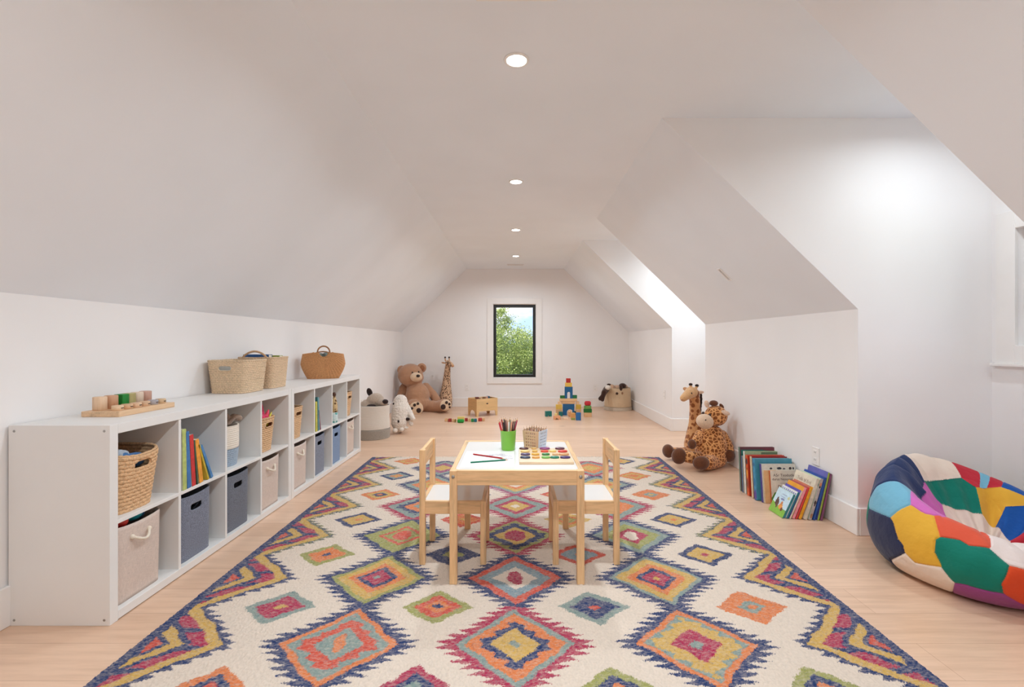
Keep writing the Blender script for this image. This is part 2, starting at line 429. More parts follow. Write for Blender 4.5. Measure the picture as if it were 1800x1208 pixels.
vent((1.598, 3.61, ZC-(1.598-CR)*.9757), .13, .05, 'small white louvred vent on the right sloped ceiling', (0, math.radians(44.3), 0), 3)
# outlets
def outlet(x, y, z, label, axis):
    r = root('power_outlet', (x, y, z), {'y': 0, 'x': -PI/2}[axis], label, 'outlet', 'wall outlets')
    MB().box(-.036, .036, -.006, 0, -.058, .058, .002).build('cover_plate', m_trim, r)
    for dz in (-.024, .024):
        q = MB().box(-.016, .016, -.0075, -.005, dz-.015, dz+.015, .001)
        q.box(-.007, -.005, -.0082, -.007, dz-.004, dz+.006, 0, 1); q.box(.005, .007, -.0082, -.007, dz-.004, dz+.006, 0, 1)
        q.build('socket', [m_trim, m_slot], r)
outlet((821-906)*YF/F_PX, YF, W(0, 681, YF)[2], 'white outlet on the far wall beside the spotted giraffe', 'y')
outlet((1046-906)*YF/F_PX, YF, W(0, 682, YF)[2], 'white outlet on the far wall beside the cow toy basket', 'y')
outlet(WR, 3.05, .358, 'white outlet on the right wall above the leaning books', 'x')
outlet(WR, 6.15, .42, 'white outlet on the right wall beyond the farther dormer', 'x')
# ------------------------------------------------------------------ rug
PAL = {'cr': (211,195,179), 'nv': (38,56,98), 'mg': (164,44,76), 'co': (196,78,60), 'or': (208,118,66), 'ye': (196,158,82),
       'te': (126,143,136), 'ol': (148,148,84), 'lb': (124,145,152), 'sa': (214,188,140), 'pu': (150,72,108)}
PK = list(PAL); PALL = np.array([lin(PAL[k])[:3] for k in PK]); PI_ = {k: i for i, k in enumerate(PK)}
# diamonds: (tooth colour, [(limit, colour, toothed)...] from the rim inwards)
CEN = {-1: ('nv', [(.8,'te',0),(.55,'or',0),(.35,'ye',0)]),
  0: ('mg', [(.80,'te',0),(.50,'or',0),(.40,'nv',1),(.10,'ye',0),(0,'te',0)]),
  1: ('nv', [(.72,'co',0),(.44,'lb',0),(.16,'cr',0),(0,'mg',1)]),
  2: ('mg', [(.70,'ol',0),(.52,'nv',1),(.26,'ye',0),(0,'mg',1)]),
  3: ('mg', [(.62,'te',0),(.42,'mg',0),(.15,'ye',0),(0,'cr',0)]),
  4: ('pu', [(.75,'te',0),(.5,'ye',0),(.3,'or',0),(0,'cr',0)]),
  5: ('mg', [(.75,'te',0),(.5,'pu',0),(.25,'ye',0),(0,'co',0)])}
LEF = {-1: ('nv', [(.8,'or',0),(.4,'te',0)]),
  0: ('nv', [(.80,'or',0),(.56,'te',0),(.40,'co',1),(.10,'te',0),(0,'or',1)]),
  1: ('nv', [(.80,'ol',0),(.58,'ye',0),(.42,'or',0),(.30,'nv',0),(.08,'mg',0),(0,'te',0)]),
  2: ('nv', [(.56,'ol',0),(.44,'co',0),(.22,'ol',0),(0,'co',1)]),
  3: ('mg', [(.6,'te',0),(.46,'nv',1),(.2,'or',0),(0,'te',0)]),
  4: ('nv', [(.7,'te',0),(.45,'or',0),(.2,'ye',0),(0,'or',0)]),
  5: ('nv', [(.7,'te',0),(.4,'pu',0),(0,'ye',0)])}
RIG = {-1: ('nv', [(.8,'or',0),(.4,'te',0)]),
  0: ('nv', [(.80,'or',0),(.62,'te',0),(.40,'ye',1),(.12,'mg',0),(0,'te',0)]),
  1: ('nv', [(.82,'te',0),(.60,'ye',0),(.42,'or',0),(.30,'nv',0),(.08,'mg',0),(0,'ye',0)]),
  2: ('nv', [(.72,'te',0),(.44,'ol',0),(.16,'mg',0),(0,'cr',1)]),
  3: ('mg', [(.62,'te',0),(.35,'or',0),(0,'or',1)]),
  4: ('nv', [(.7,'te',0),(.45,'ye',0),(.2,'or',0),(0,'ye',0)]),
  5: ('mg', [(.7,'te',0),(.4,'or',0),(0,'ye',0)])}
SM = {('a',0): ['co','or','nv'], 0: 0}
def small_cols(cx, j):      # small diamonds by column and joint number (0 = nearest)
    t = {(-.965,0):['or','nv','co','te'],(-.965,1):['te','mg','mg','ye'],(-.965,2):['ol','or','or','nv'],(-.965,3):['nv','ye','ye','or'],(-.965,4):['or','ye','nv','or'],(-.965,5):['nv','te','or','ye'],(-.965,6):['or','ye','or','or'],
     (-.32,0):['mg','nv','te','ol'],(-.32,1):['ol','co','or','nv'],(-.32,2):['nv','nv','ol','ol'],(-.32,3):['co','or','or','ye'],(-.32,4):['nv','te','ye','or'],(-.32,5):['or','ye','or','or'],(-.32,6):['te','ye','or','or'],
     (.32,0):['ol','nv','or','or'],(.32,1):['te','nv','nv','co'],(.32,2):['co','lb','lb','or'],(.32,3):['ye','or','ol','ye'],(.32,4):['co','ye','te','or'],(.32,5):['te','ye','or','or'],(.32,6):['or','ye','or','or'],
     (.965,0):['ol','nv','or','ye'],(.965,1):['or','or','te','or'],(.965,2):['nv','ye','ye','mg'],(.965,3):['nv','ye','ye','or'],(.965,4):['or','or','te','ye'],(.965,5):['or','ye','or','or'],(.965,6):['nv','ye','ye','or']}
    return t.get((cx, j), ['or','ye','te','nv'])
RX0, RX1, RY0, RY1 = -1.36, 1.365, .85, 4.49
PITCH, Y0C = .479, 1.695
def rug_index(X, Y):
    rng = np.random.default_rng(3)
    out = np.zeros(X.shape, int)
    tri = lambda t: 1 - np.abs(2*(t - np.floor(t)) - 1)
    # slight hand-woven wobble
    X = X + .004*np.sin(Y*41) + .003*np.sin(Y*97+X*13); Y = Y + .004*np.sin(X*23) + .003*np.sin(X*61)
    saw = lambda v, k: tri(v*k)
    k = np.rint((Y - Y0C)/PITCH).astype(int)
    for cx, tab in ((0.0, CEN), (-.632, LEF), (.650, RIG)):
        v = np.abs(Y - (Y0C + k*PITCH)) / (PITCH/2); u = np.abs(X - cx) / .232
        d = u + v
        tooth = .29*saw(v, 6.8)
        for kk, (tc_, rings) in tab.items():
            sel = k == kk
            out[sel & (d < 1 + tooth + .03)] = PI_[tc_]
            out[sel & (d < 1.0)] = PI_[tc_]
            lim = .93
            prev = lim
            for q, (lo, col, toothed) in enumerate(rings):
                dd = d - (.15*saw(v, 5.0 if prev > .3 else 2.5) if toothed else .02*saw(v, 16))
                out[sel & ((d < prev) if not toothed else (dd < prev))] = PI_[col]
                prev = lo
    # joints
    jj = np.rint((Y - (Y0C - PITCH/2))/PITCH).astype(int)
    for cx in (-.965, -.32, .32, .965):
        v = np.abs(Y - (Y0C - PITCH/2 + jj*PITCH))/.128; u = np.abs(X - cx)/.150
        d = u + v + .05*saw(Y*0+np.abs(Y)*30, 1.0)
        for j in range(0, 7):
            cs = small_cols(cx, j); sel = jj == j
            for lim, col in zip((1.0, .70, .42, .20), cs): out[sel & (d < lim)] = PI_[col]
    # side borders
    xe = np.minimum(X - RX0, RX1 - X); e = 1 - np.abs(Y - (Y0C + k*PITCH))/(PITCH/2)
    q = xe - .245*e
    alt = (k % 2 == 0)
    tooth = .045*saw(Y*26, 1.0)
    out[q < .085 + tooth] = PI_['nv']
    out[(q < .085 + tooth) & (k >= 2)] = np.where(rng.random(int(((q < .085 + tooth) & (k >= 2)).sum())) < .45, PI_['ol'], PI_['nv'])
    out[q < .072] = PI_['ye']
    m_ = (q < .018); out[m_] = np.where((tri(Y[m_]*9) > .25), PI_['mg'], PI_['nv'])
    out[q < -.045] = PI_['nv']; out[q < -.075] = PI_['ye']; out[q < -.125] = PI_['nv']; out[q < -.15] = PI_['co']
    out[xe < .045] = PI_['nv']
    return out
def build_rug():
    nx, ny = 960, 1060
    xs = np.linspace(RX0, RX1, nx)
    t = np.linspace(0, 1, ny); ys = RY0 + (RY1-RY0)*t
    X, Y = np.meshgrid(xs, ys)
    rj = np.random.default_rng(21)
    idx = rug_index(X + .0024*rj.normal(size=X.shape), Y + .0014*rj.normal(size=X.shape))
    col = PALL[idx]
    rng = np.random.default_rng(11)
    # heathered wool: short horizontal flecks of cream and of dark
    n1 = rng.random((ny, nx)); k = 4; n1 = sum(np.roll(n1, i, 1) for i in range(k))/k
    n1 = (n1 - n1.mean())/n1.std()
    n2 = rng.random((ny, nx)); n2 = (n2 + np.roll(n2, 1, 0) + np.roll(n2, 1, 1))/3; n2 = (n2 - n2.mean())/n2.std()
    cream = PALL[0]
    w = np.clip(.12 + .15*n1, 0, .60)[..., None]
    iscream = (idx == 0)[..., None]
    col = np.where(iscream, col*(1 + .035*n2[..., None]), col*(1-w) + cream*w*.92)
    dk = np.clip((n2 - .9)*.30, 0, .35)[..., None]
    col = np.where(iscream, col, col*(1-dk) + PALL[PI_['nv']]*dk)
    Z = .007 + .0012*n2
    Z[0, :] = 0; Z[-1, :] = 0; Z[:, 0] = 0; Z[:, -1] = 0
    co = np.stack([X, Y, Z], -1).reshape(-1, 3)
    me = bpy.data.meshes.new('rug')
    nq = (nx-1)*(ny-1)
    a = (np.arange(ny-1)[:, None]*nx + np.arange(nx-1)[None, :]).reshape(-1)
    fi = np.stack([a, a+1, a+nx+1, a+nx], -1).astype(np.int32)
    me.vertices.add(nx*ny); me.vertices.foreach_set('co', co.astype(np.float32).ravel())
    me.loops.add(nq*4); me.loops.foreach_set('vertex_index', fi.ravel())
    me.polygons.add(nq); me.polygons.foreach_set('loop_start', np.arange(nq, dtype=np.int32)*4)
    me.update(calc_edges=True)
    at = me.attributes.new('pile_colour', 'FLOAT_COLOR', 'POINT')
    at.data.foreach_set('color', np.concatenate([np.clip(col, 0, 1).reshape(-1, 3), np.ones((nx*ny, 1))], 1).astype(np.float32).ravel())
    m, n, b = nodes('woven_wool'); an = n.nodes.new('ShaderNodeAttribute'); an.attribute_name = 'pile_colour'
    n.links.new(an.outputs['Color'], b.inputs['Base Color']); b.inputs['Roughness'].default_value = 1; b.inputs['Specular IOR Level'].default_value = .05
    b.inputs['Sheen Weight'].default_value = .1
    bump(n, b, noise(n, coords(n), 320, 2), .6, .003)
    me.materials.append(m)
    o = bpy.data.objects.new('rug', me); C.objects.link(o)
    tag(o, 'large cream rug with colourful serrated diamonds under the children\'s table', 'rug')
    q = MB(); rng2 = random.Random(5)
    x = RX0+.01
    while x < RX1:
        dx = rng2.uniform(-.012, .012); L = rng2.uniform(.02, .045)
        q.tube([(x, RY1-.004, .004), (x+dx*.5, RY1+L*.5, .005), (x+dx, RY1+L, .003)], [.0025, .003, .002], 5); x += .013
    f = q.build('fringe', cloth((214, 200, 184), 'fringe_cotton'), o); f['kind'] = 'stuff'
build_rug()

# ------------------------------------------------------------------ children's table and chairs
PINE = (230, 190, 142)
wx, wy, wz = wood(PINE, 'x'), wood(PINE, 'y'), wood(PINE, 'z')
m_white = P((226, 223, 219), .16, 'white_laminate', var=.004, spec=.5)
m_steel = P((170, 168, 164), .3, 'steel', metal=1)
RUGZ = .0065
def leg(x, y, s, h, parent, z0=0):
    MB().box(x-s/2, x+s/2, y-s/2, y+s/2, z0, h, .002).build('leg', wz, parent)
TX0, TX1, TY0, TY1, TH = -.295, .309, 2.112, 2.775, .5165
t = root('play_table', ((TX0+TX1)/2, (TY0+TY1)/2, RUGZ), 0, "low pine children's table with white top standing on the rug", 'table')
hx, hy, H = (TX1-TX0)/2, (TY1-TY0)/2, TH-RUGZ
for sx in (-1, 1):
    for sy in (-1, 1): leg(sx*(hx-.0165), sy*(hy-.0165), .033, H, t)
for a_, b_ in ((-hy+.002, -hy+.022), (hy-.022, hy-.002)): MB().box(-hx+.033, hx-.033, a_, b_, H-.066, H, .001).build('apron', wx, t)
for a_, b_ in ((-hx+.002, -hx+.022), (hx-.022, hx-.002)): MB().box(a_, b_, -hy+.033, hy-.033, H-.066, H, .001).build('apron', wy, t)
MB().box(-hx+.0225, hx-.0225, -hy+.0225, hy-.0225, H-.014, H-.003).build('tabletop', m_white, t)
for sx in (-1, 1): MB().lathe([(.0, .0045), (.004, .0045), (.0075, .003), (.008, 0)], 16, M=Matrix.Translation((sx*(hx-.0165), -hy, H-.028)) @ Matrix.Rotation(PI/2, 4, 'X')).build('bolt', m_steel, t)
def chair(loc, rz, label):
    # faces +x: backrest at x=0, seat forward
    r = root('play_chair', loc, rz, label, 'chair', "children's pine chairs"); D, Wd, S, B = .325, .305, .31, .560
    for sy in (-1, 1):
        y = sy*(Wd/2-.014)
        MB().box(0, .028, y-.014, y+.014, 0, B, .002).build('leg', wz, r)
        MB().box(D-.028, D, y-.014, y+.014, 0, S, .002).build('leg', wz, r)
    for sy in (-1, 1): y = sy*(Wd/2-.011); MB().box(.028, D-.028, y-.009, y+.009, S-.062, S, .001).build('seat_rail', wx, r)
    for a_, b_ in ((.004, .022), (D-.022, D-.004)): MB().box(a_, b_, -Wd/2+.028, Wd/2-.028, S-.062, S, .001).build('seat_rail', wy, r)
    MB().box(.022, D-.022, -Wd/2+.0205, Wd/2-.0205, S-.013, S-.003).build('seat', m_white, r)
    MB().box(.004, .020, -Wd/2+.028, Wd/2-.028, B-.085, B-.001, .001).build('backrest', wy, r)
    return r
chair((-.468, 2.452, RUGZ), 0, 'pine chair with white seat on the left side of the play table')
chair((.508, 2.452, RUGZ), PI, 'pine chair with white seat on the right side of the play table')

# ------------------------------------------------------------------ things on the table
TT = TH - .003
sheet = MB().box(-.258, -.006, 2.185, 2.50, TT, TT+.0006).build('paper_sheet', P((238, 236, 234), .6, 'paper', var=.002))
tag(sheet, 'white sheet of paper with a faint pencil sketch, left on the table', 'paper')
q = MB(); rr = random.Random(2)
for (cx, cy, a_, n_) in ((-.10, 2.42, .05, 7), (-.045, 2.40, .035, 5), (-.03, 2.345, .028, 5), (-.14, 2.41, .03, 4)):
    pts = []
    for i in range(60):
        tt = i/59*n_*2*PI; pts.append((cx + a_*math.cos(tt)*(.4+.6*rr.random()), cy + a_*.55*math.sin(tt*1.3+1)*(.5+.5*rr.random()), TT+.0007))
    q.tube(pts, .00035, 4)
q.build('pencil_sketch', P((176, 168, 178), .8, 'graphite'), sheet)
def pencil(p0, d, L, col, label, group=None, r=.0037, name='colouring_pencil', tipdark=None):
    d = Vector(d).normalized(); M = Matrix.Translation(p0) @ d.to_track_quat('Z', 'Y').to_matrix().to_4x4()
    o = bpy.data.objects.new(name, None); C.objects.link(o); o.matrix_world = M; tag(o, label, 'pencil', group); o.empty_display_size = .02
    MB().lathe([(r*.98, 0), (r, .001), (r, L-.016)], 6, sm=False).build('shaft', P(col, .3, 'pencil_lacquer', var=.01), o)
    q = MB().lathe([(r, L-.016), (r*.35, L-.005)], 8, 0).lathe([(r*.36, L-.005), (0, L)], 8, 1); q.build('point', [wood((226, 190, 150), 'z'), P(tipdark or dark(col, .8), .5, 'pencil_core')], o)
    return o
def lie(px0, px1, py0, py1, col, lab):
    z = TT+.0045; v0 = F_PX*(CAM_H-z)
    Ya = v0/(py0-604.); Yb = v0/(py1-604.); a = Vector(((px0-906)*Ya/F_PX, Ya, z)); b = Vector(((px1-906)*Yb/F_PX, Yb, z))
    pencil(a, b-a, (b-a).length, col, lab, 'loose pencils on the paper')
lie(832, 888, 798.5, 806.5, (168, 34, 42), 'red pencil lying on the paper sheet')
lie(827, 894, 813.0, 808.2, (18, 112, 84), 'green pencil lying on the paper sheet')
gc_ = (-.0385, 2.545)
cup = MB().lathe([(0, 0), (.034, 0), (.0365, .004), (.0425, .103), (.0435, .104), (.0435, .1055), (.0410, .1055), (.0350, .006), (0, .006)], 48).build('pencil_cup', P((124, 192, 66), .35, 'green_plastic', var=.01), None, (gc_[0], gc_[1], TT))
tag(cup, 'bright green cup full of pencils at the back of the table', 'cup')
gp_ = [(-28,-4,(196,36,52),'bright red','far left'),(-24,-12,(206,60,70),'light red','left'),(-19,8,(150,30,40),'dark red','left back'),(-15,-8,(44,36,38),'black','left of centre'),
       (-12,10,(70,52,48),'dark brown','left of centre at the back'),(-7,-5,(120,76,70),'brown','middle left'),(-3,8,(206,150,130),'pale pink','middle back'),(2,-8,(238,232,226),'white','middle front'),
       (5,6,(96,110,92),'grey green','just right of the middle'),(10,-6,(222,150,116),'salmon','right of centre'),(15,5,(86,34,30),'maroon','right'),(20,-6,(60,28,34),'very dark red','right front'),(25,2,(168,36,76),'crimson','far right')]
for a_, b_, col, cn, wh in gp_:
    d = Vector((math.tan(math.radians(a_)), math.tan(math.radians(b_)), 1)); base = Vector((gc_[0] - d.x*.02 + a_*.0004, gc_[1]-d.y*.02, TT+.0068))
    base.x = gc_[0] + max(-.026, min(.026, a_*.0009)) - 0; base.y = gc_[1] + max(-.02, min(.02, b_*.0012))
    base.x = gc_[0] + a_*.00045
    pencil(base, Vector((a_*.0096, b_*.006, 1)), .165 + .006*math.cos(a_), col, '%s pencil standing %s in the green cup' % (cn, wh), 'pencils in the green cup')

# perforated square cup
def loft(h, wx_, wy_, top=1.15, ex=6, nu=120, nv=24, disp=None, hole=None, zfun=None, bottom=True, mid=None, sag=None):
    # open rounded-rectangle vessel; returns verts, faces (outer skin)
    a = np.linspace(0, 2*PI, 1441)[:-1]; cx = np.sign(np.cos(a))*np.abs(np.cos(a))**(2/ex); cy = np.sign(np.sin(a))*np.abs(np.sin(a))**(2/ex)
    px = cx*wx_/2; py = cy*wy_/2; seg = np.hypot(np.diff(np.append(px, px[0])), np.diff(np.append(py, py[0]))); cum = np.concatenate([[0], np.cumsum(seg)])
    ss = np.linspace(0, cum[-1], nu+1)[:-1]; ux = np.interp(ss, cum, np.append(px, px[0])); uy = np.interp(ss, cum, np.append(py, py[0]))
    V = []; F = []
    for j in range(nv+1):
        t = j/nv; s_ = 1 + (top-1)*t
        if mid: s_ += mid*math.sin(PI*t)
        z0 = h*t
        for i in range(nu):
            x, y = ux[i], uy[i]; nx_ = np.sign(x)*abs(2*x/wx_)**(ex-1)/wx_; ny_ = np.sign(y)*abs(2*y/wy_)**(ex-1)/wy_; L = math.hypot(nx_, ny_) or 1
            dd = disp(ss[i], z0, cum[-1]) if disp else 0
            z = z0 + (sag(x/wx_*2, y/wy_*2)*t if sag else 0)
            V.append((x*s_ + nx_/L*dd, y*s_ + ny_/L*dd, z))
    for j in range(nv):
        for i in range(nu):
            k = (i+1) % nu; vi = (j*nu+i, j*nu+k, (j+1)*nu+k, (j+1)*nu+i)
            if hole:
                c_ = [sum(V[q][w_] for q in vi)/4 for w_ in range(3)]
                if hole(*c_): continue
            F.append(vi)
    if bottom: F.append(tuple(range(nu))[::-1])
    return V, F
def solid(o, th):
    m = o.modifiers.new('thickness', 'SOLIDIFY'); m.thickness = th; m.offset = -1; m.use_rim = True; return o
def phole(x, y, z):
    if z < .012 or z > .092: return False
    p = x if abs(y) > abs(x) else y
    if abs(p) > .036: return False
    fx = (p/.0135+.5) % 1; fz = ((z-.012)/.0165) % 1
    return abs(fx-.5) < .25 and .25 < fz < .72
V, F_ = loft(.10, .092, .092, 1.16, 12, 160, 44, None, phole)
q = MB(); q.add([v for v in V], F_, 0, False)
for k, f in enumerate(q.f):
    cx = sum(q.v[i][0] for i in f)/len(f); cy = sum(q.v[i][1] for i in f)/len(f)
    q.m[k] = 1 if (len(f) == 4 and (cx > abs(cy) )) else 0  # warm light and a blue reflection put into the white cup's side colours
pc = (.108, 2.59)
o = q.build('pencil_cup', [P((214, 180, 146), .5, 'warm_lit_plastic', var=.01), P((206, 220, 236), .45, 'blue_reflection_plastic', var=.01)], None, (pc[0], pc[1], TT), (0, 0, math.radians(-32)))
solid(o, .0025); tag(o, 'square perforated cup with painted warm light and blue reflection, packed with thin pencils', 'cup')
k = 0
for i in range(4):
    for j in range(4):
        col = [(206,150,136), (176,140,120), (150,120,110), (196,176,160)][(i*3+j) % 4]
        ang = math.radians(-32); lx, ly = (i-1.5)*.017, (j-1.5)*.017
        x = pc[0] + lx*math.cos(ang) - ly*math.sin(ang); y = pc[1] + lx*math.sin(ang) + ly*math.cos(ang)
        pencil((x, y, TT+.0035), ((x-pc[0])*7, (y-pc[1])*4, 1), .118+.003*((i*j) % 3), col, 'thin pencil in the perforated cup, %s row, %s of four' % (['left', 'second left', 'second right', 'right'][i], ['nearest', 'second nearest', 'second farthest', 'farthest'][j]), 'thin pencils in the perforated cup', r=.0028, tipdark=(120, 90, 90)); k += 1
# knob puzzle
bd = MB().box(.018, .278, 2.232, 2.525, TT, TT+.013, .002).build('puzzle_board', wood((226, 200, 166), 'x', rough=.4)); tag(bd, 'flat wooden puzzle board carrying coloured pieces, right on the table', 'puzzle')
rows = [(2.500, [(.045,.024,(88,50,52),'maroon'),(.098,.014,(214,176,110),'small tan'),(.155,.027,(140,70,120),'mauve'),(.235,.025,(96,54,70),'plum')]),
        (2.435, [(.050,.024,(222,196,130),'pale yellow'),(.100,.014,(226,180,90),'small yellow'),(.150,.020,(214,72,48),'bright red'),(.192,.018,(226,190,110),'butter yellow'),(.243,.024,(206,60,50),'tomato red')]),
        (2.370, [(.050,.024,(88,74,110),'purple'),(.100,.020,(222,170,70),'golden yellow'),(.152,.020,(52,124,66),'green'),(.200,.016,(224,184,140),'beige'),(.243,.026,(206,156,110),'tan')]),
        (2.305, [(.048,.025,(52,66,92),'dark blue'),(.100,.019,(222,164,90),'amber'),(.148,.021,(120,180,90),'light green'),(.192,.022,(30,120,96),'teal'),(.243,.025,(66,46,100),'deep violet')])]
rn = ['back row', 'second row from the back', 'third row from the back', 'front row']
for ri, (y, its) in enumerate(rows):
    for x, r, col, cn in its:
        o = MB().lathe([(0, 0), (r, 0), (r, .006), (r*.9, .008), (0, .008)], 24, sy=.62).build('puzzle_piece', P(col, .35, 'puzzle_paint', var=.02), None, (x, y, TT+.013))
        tag(o, '%s oval puzzle piece in the %s of the board' % (cn, rn[ri]), 'puzzle piece', 'pieces of the puzzle board')

# ------------------------------------------------------------------ cube shelf units
m_lam = P((226, 224, 221), .45, 'white_shelf_laminate', var=.004)
m_lamin = m_lam
SX0, SX1 = -1.947, -1.557
UL, UH, UT, UD = 1.47, .77, .038, .016
def shelf_unit(y0, label):
    r = root('cube_shelf', ((SX0+SX1)/2, y0+UL/2, 0), 0, label, 'shelf', 'white cube shelf units'); hx, hy = .195, UL/2
    for s in (-1, 1): MB().box(-hx, hx, min(s*hy, s*(hy-UT)), max(s*hy, s*(hy-UT)), 0, UH, .001).build('side_panel', m_lam, r)
    MB().box(-hx, hx, -hy+UT, hy-UT, UH-UT, UH, .001).build('top_panel', m_lam, r)
    MB().box(-hx, hx, -hy+UT, hy-UT, 0.004, UT, .001).build('bottom_panel', m_lam, r)
    MB().box(-hx+.006, hx-.003, -hy+UT, hy-UT, UH/2-UD/2, UH/2+UD/2, .001).build('shelf_board', m_lam, r)
    cw = (UL-2*UT-3*UD)/4
    for i in range(3):
        y = -hy+UT+cw*(i+1)+UD*i
        for z0, z1 in ((UT, UH/2-UD/2), (UH/2+UD/2, UH-UT)): MB().box(-hx+.006, hx-.003, y, y+UD, z0, z1).build('divider', m_lamin, r)
    MB().box(-hx, -hx+.006, -hy+UT, hy-UT, UT, UH-UT).build('back_panel', m_lamin, r)
    for sx in (-1, 1):
        for z in (.022, UH-.022):
            for s in (-1, 1):
                if s > 0: continue
                MB().lathe([(0, .001), (.0025, .001), (.0045, .0008), (.005, 0)], 14, M=Matrix.Translation((sx*(hx-.022), s*hy, z)) @ Matrix.Rotation(s*-PI/2, 4, 'X')).build('screw', m_steel, r)
    return [y0+UT+(cw+UD)*i for i in range(4)], cw
U1, CW = shelf_unit(1.815, 'white eight-cube shelf unit nearest the camera on the left wall')
U2, _ = shelf_unit(3.290, 'white eight-cube shelf unit farther along the left wall')
ZB, ZM, ZT = UT, UH/2+UD/2, UH

# bins
def slot(cx, cz, hw, hh, side=1):
    def f(x, y, z):
        if side*x < 0: return False
        dy = max(0, abs(y-cx)-(hw-hh)); return math.hypot(dy, z-cz) < hh
    return f
def bin_(kind, y0, label, group, col, objs=None, h=.315, Wd=.262, loc=None, name='storage_bin'):
    yc = y0 + .006 + Wd/2
    g = (lambda x, y: -.012*max(0, 1-abs(y)**2.0)*(abs(x) > .7)*1.0)
    if kind == 'felt':
        V, F_ = loft(h, .30, Wd-.006, 1.02, 7, 260, 70, None, slot(0.0, h*.78, .042, .0145), sag=g)
        o = MB().add(V, F_, 0, True).build(name, felt(col), None, (-1.733, yc, ZB))
        solid(o, .005)
    else:
        V, F_ = loft(h, .30, Wd-.006, 1.03, 9, 120, 20, None, None, sag=g)
        o = MB().add(V, F_, 0, True).build(name, linen(col), None, (-1.733, yc, ZB)); solid(o, .005)
        pts = []; hw = .045
        for i in range(17):
            t = i/16; pts.append((.157 + .022*math.sin(PI*t), -hw+2*hw*t, h*.80 - .022*math.sin(PI*t)))
        q = MB().tube(pts, [.0058+.0009*math.sin(i*2.2) for i in range(17)], 8)
        q.ell((.157, -hw, h*.80), (.009, .009, .010)); q.ell((.157, hw, h*.80), (.009, .009, .010))
        q.build('rope_handle', cloth((232, 218, 200), 'cotton_rope'), o)
    return tag(o, label, 'storage bin', group)
LIN = (212, 194, 182)
bin_('linen', U1[0], 'beige linen bin with rope handle in the nearest bottom cube', 'linen storage bins', LIN)
bin_('felt', U1[1], 'dark grey felt bin with slot handle in second bottom cube', 'felt storage bins', (112, 117, 132))
bin_('felt', U1[2], 'charcoal felt bin under the two-tone rope basket', 'felt storage bins', (98, 102, 113))
bin_('linen', U1[3], 'beige linen bin with rope handle under the basket of pink toys', 'linen storage bins', LIN)
bin_('linen', U2[0], 'beige linen bin in first bottom cube of the farther shelf', 'linen storage bins', LIN)
bin_('felt', U2[1], 'grey felt bin under the thin books of the farther shelf', 'felt storage bins', (118, 123, 138))
bin_('felt', U2[2], 'blue felt bin in third bottom cube of the farther shelf', 'felt storage bins', (112, 134, 166))
bin_('linen', U2[3], 'beige linen bin in the farthest bottom cube of the shelves', 'linen storage bins', LIN)
# woven baskets
def weave(row, cell, amp):
    def d(s, z, per):
        n_ = round(per/cell); r = z/row; k = math.floor(r)
        return amp*(abs(math.sin(PI*r))**.6)*(.45 + .55*abs(math.sin(PI*(s/per*n_ + .5*(k % 2)))))
    return d
def woven(loc, wx_, wy_, h, top, label, group=None, col=(208, 170, 130), row=.0135, cell=.024, ex=4, hole=True, rz=0, sag=None, name='woven_basket', hz=.80, hw=.045, hh=.016, side=1, amp=.006):
    nv = int(h/row)*6; nu = int((2*(wx_+wy_)/cell))*6
    V, F_ = loft(h, wx_, wy_, top, ex, nu, nv, weave(row, cell, amp), slot(0, h*hz, hw, hh, side) if hole else None, sag=sag)
    o = MB().add(V, F_, 0, True).build(name, straw(col), None, loc, (0, 0, rz)); solid(o, .006)
    # rim and handle hole binding
    a = np.linspace(0, 2*PI, 97)[:-1]
    pts = [(np.sign(math.cos(t))*abs(math.cos(t))**(2/ex)*wx_/2*top, np.sign(math.sin(t))*abs(math.sin(t))**(2/ex)*wy_/2*top, 0) for t in a]
    pts = [(p[0], p[1], h + (sag(p[0]/wx_*2/top, p[1]/wy_*2/top) if sag else 0)) for p in pts]
    MB().tube(pts, [.006 + .0012*math.sin(i*1.9) for i in range(96)], 8, True).build('rim', straw(dark(col, .97)), o)
    if hole:
        zc = h*hz; s_ = 1+(top-1)*hz; pts = []
        for i in range(32):
            t = 2*PI*i/32; y = (hw-hh)*(1 if math.cos(t) > 0 else -1)*(1 if abs(math.cos(t)) > .3 else abs(math.cos(t))/.3) + hh*math.cos(t)
            z = zc + hh*math.sin(t)*1.0; u = abs(y)/(wy_/2*s_)
            x = side*(wx_/2*s_*(1-min(.999, u)**ex)**(1/ex) + .003); pts.append((x, y, z))
        MB().tube(pts, .0042, 6, True).build('handle_binding', straw(dark(col, 1.0)), o)
    return tag(o, label, 'basket', group)
GT = 'woven baskets in the top cubes'
woven((-1.725, 1.985, ZM), .26, .205, .235, 1.22, 'woven seagrass basket with blue cloth in the nearest top cube', GT, (210, 170, 128), row=.0155, cell=.028, sag=lambda x, y: .018*y*y-.008)
woven((-1.71, U1[3]+.125, ZM), .22, .175, .215, 1.18, 'woven basket full of pink and yellow toys', GT)
woven((-1.71, U2[0]+.125, ZM), .22, .175, .225, 1.16, 'woven basket in first top cube of the farther shelf', GT)
woven((-1.71, U2[3]+.13, ZM), .22, .175, .225, 1.16, 'woven basket in the farthest top cube of the shelves', GT)
woven((-1.808, 3.085, ZT), .25, .21, .205, 1.16, 'pale woven basket, the front one of the pair on the shelf top', 'woven baskets on the shelf top', (214, 188, 156), row=.0115, cell=.02, ex=7, rz=-PI/2, hw=.042, hh=.017, hz=.78)
woven((-1.808, 3.40, ZT), .22, .22, .215, 1.14, 'pale woven basket holding books, behind another on the shelf top', 'woven baskets on the shelf top', (212, 184, 152), row=.0115, cell=.02, ex=7, hole=False)
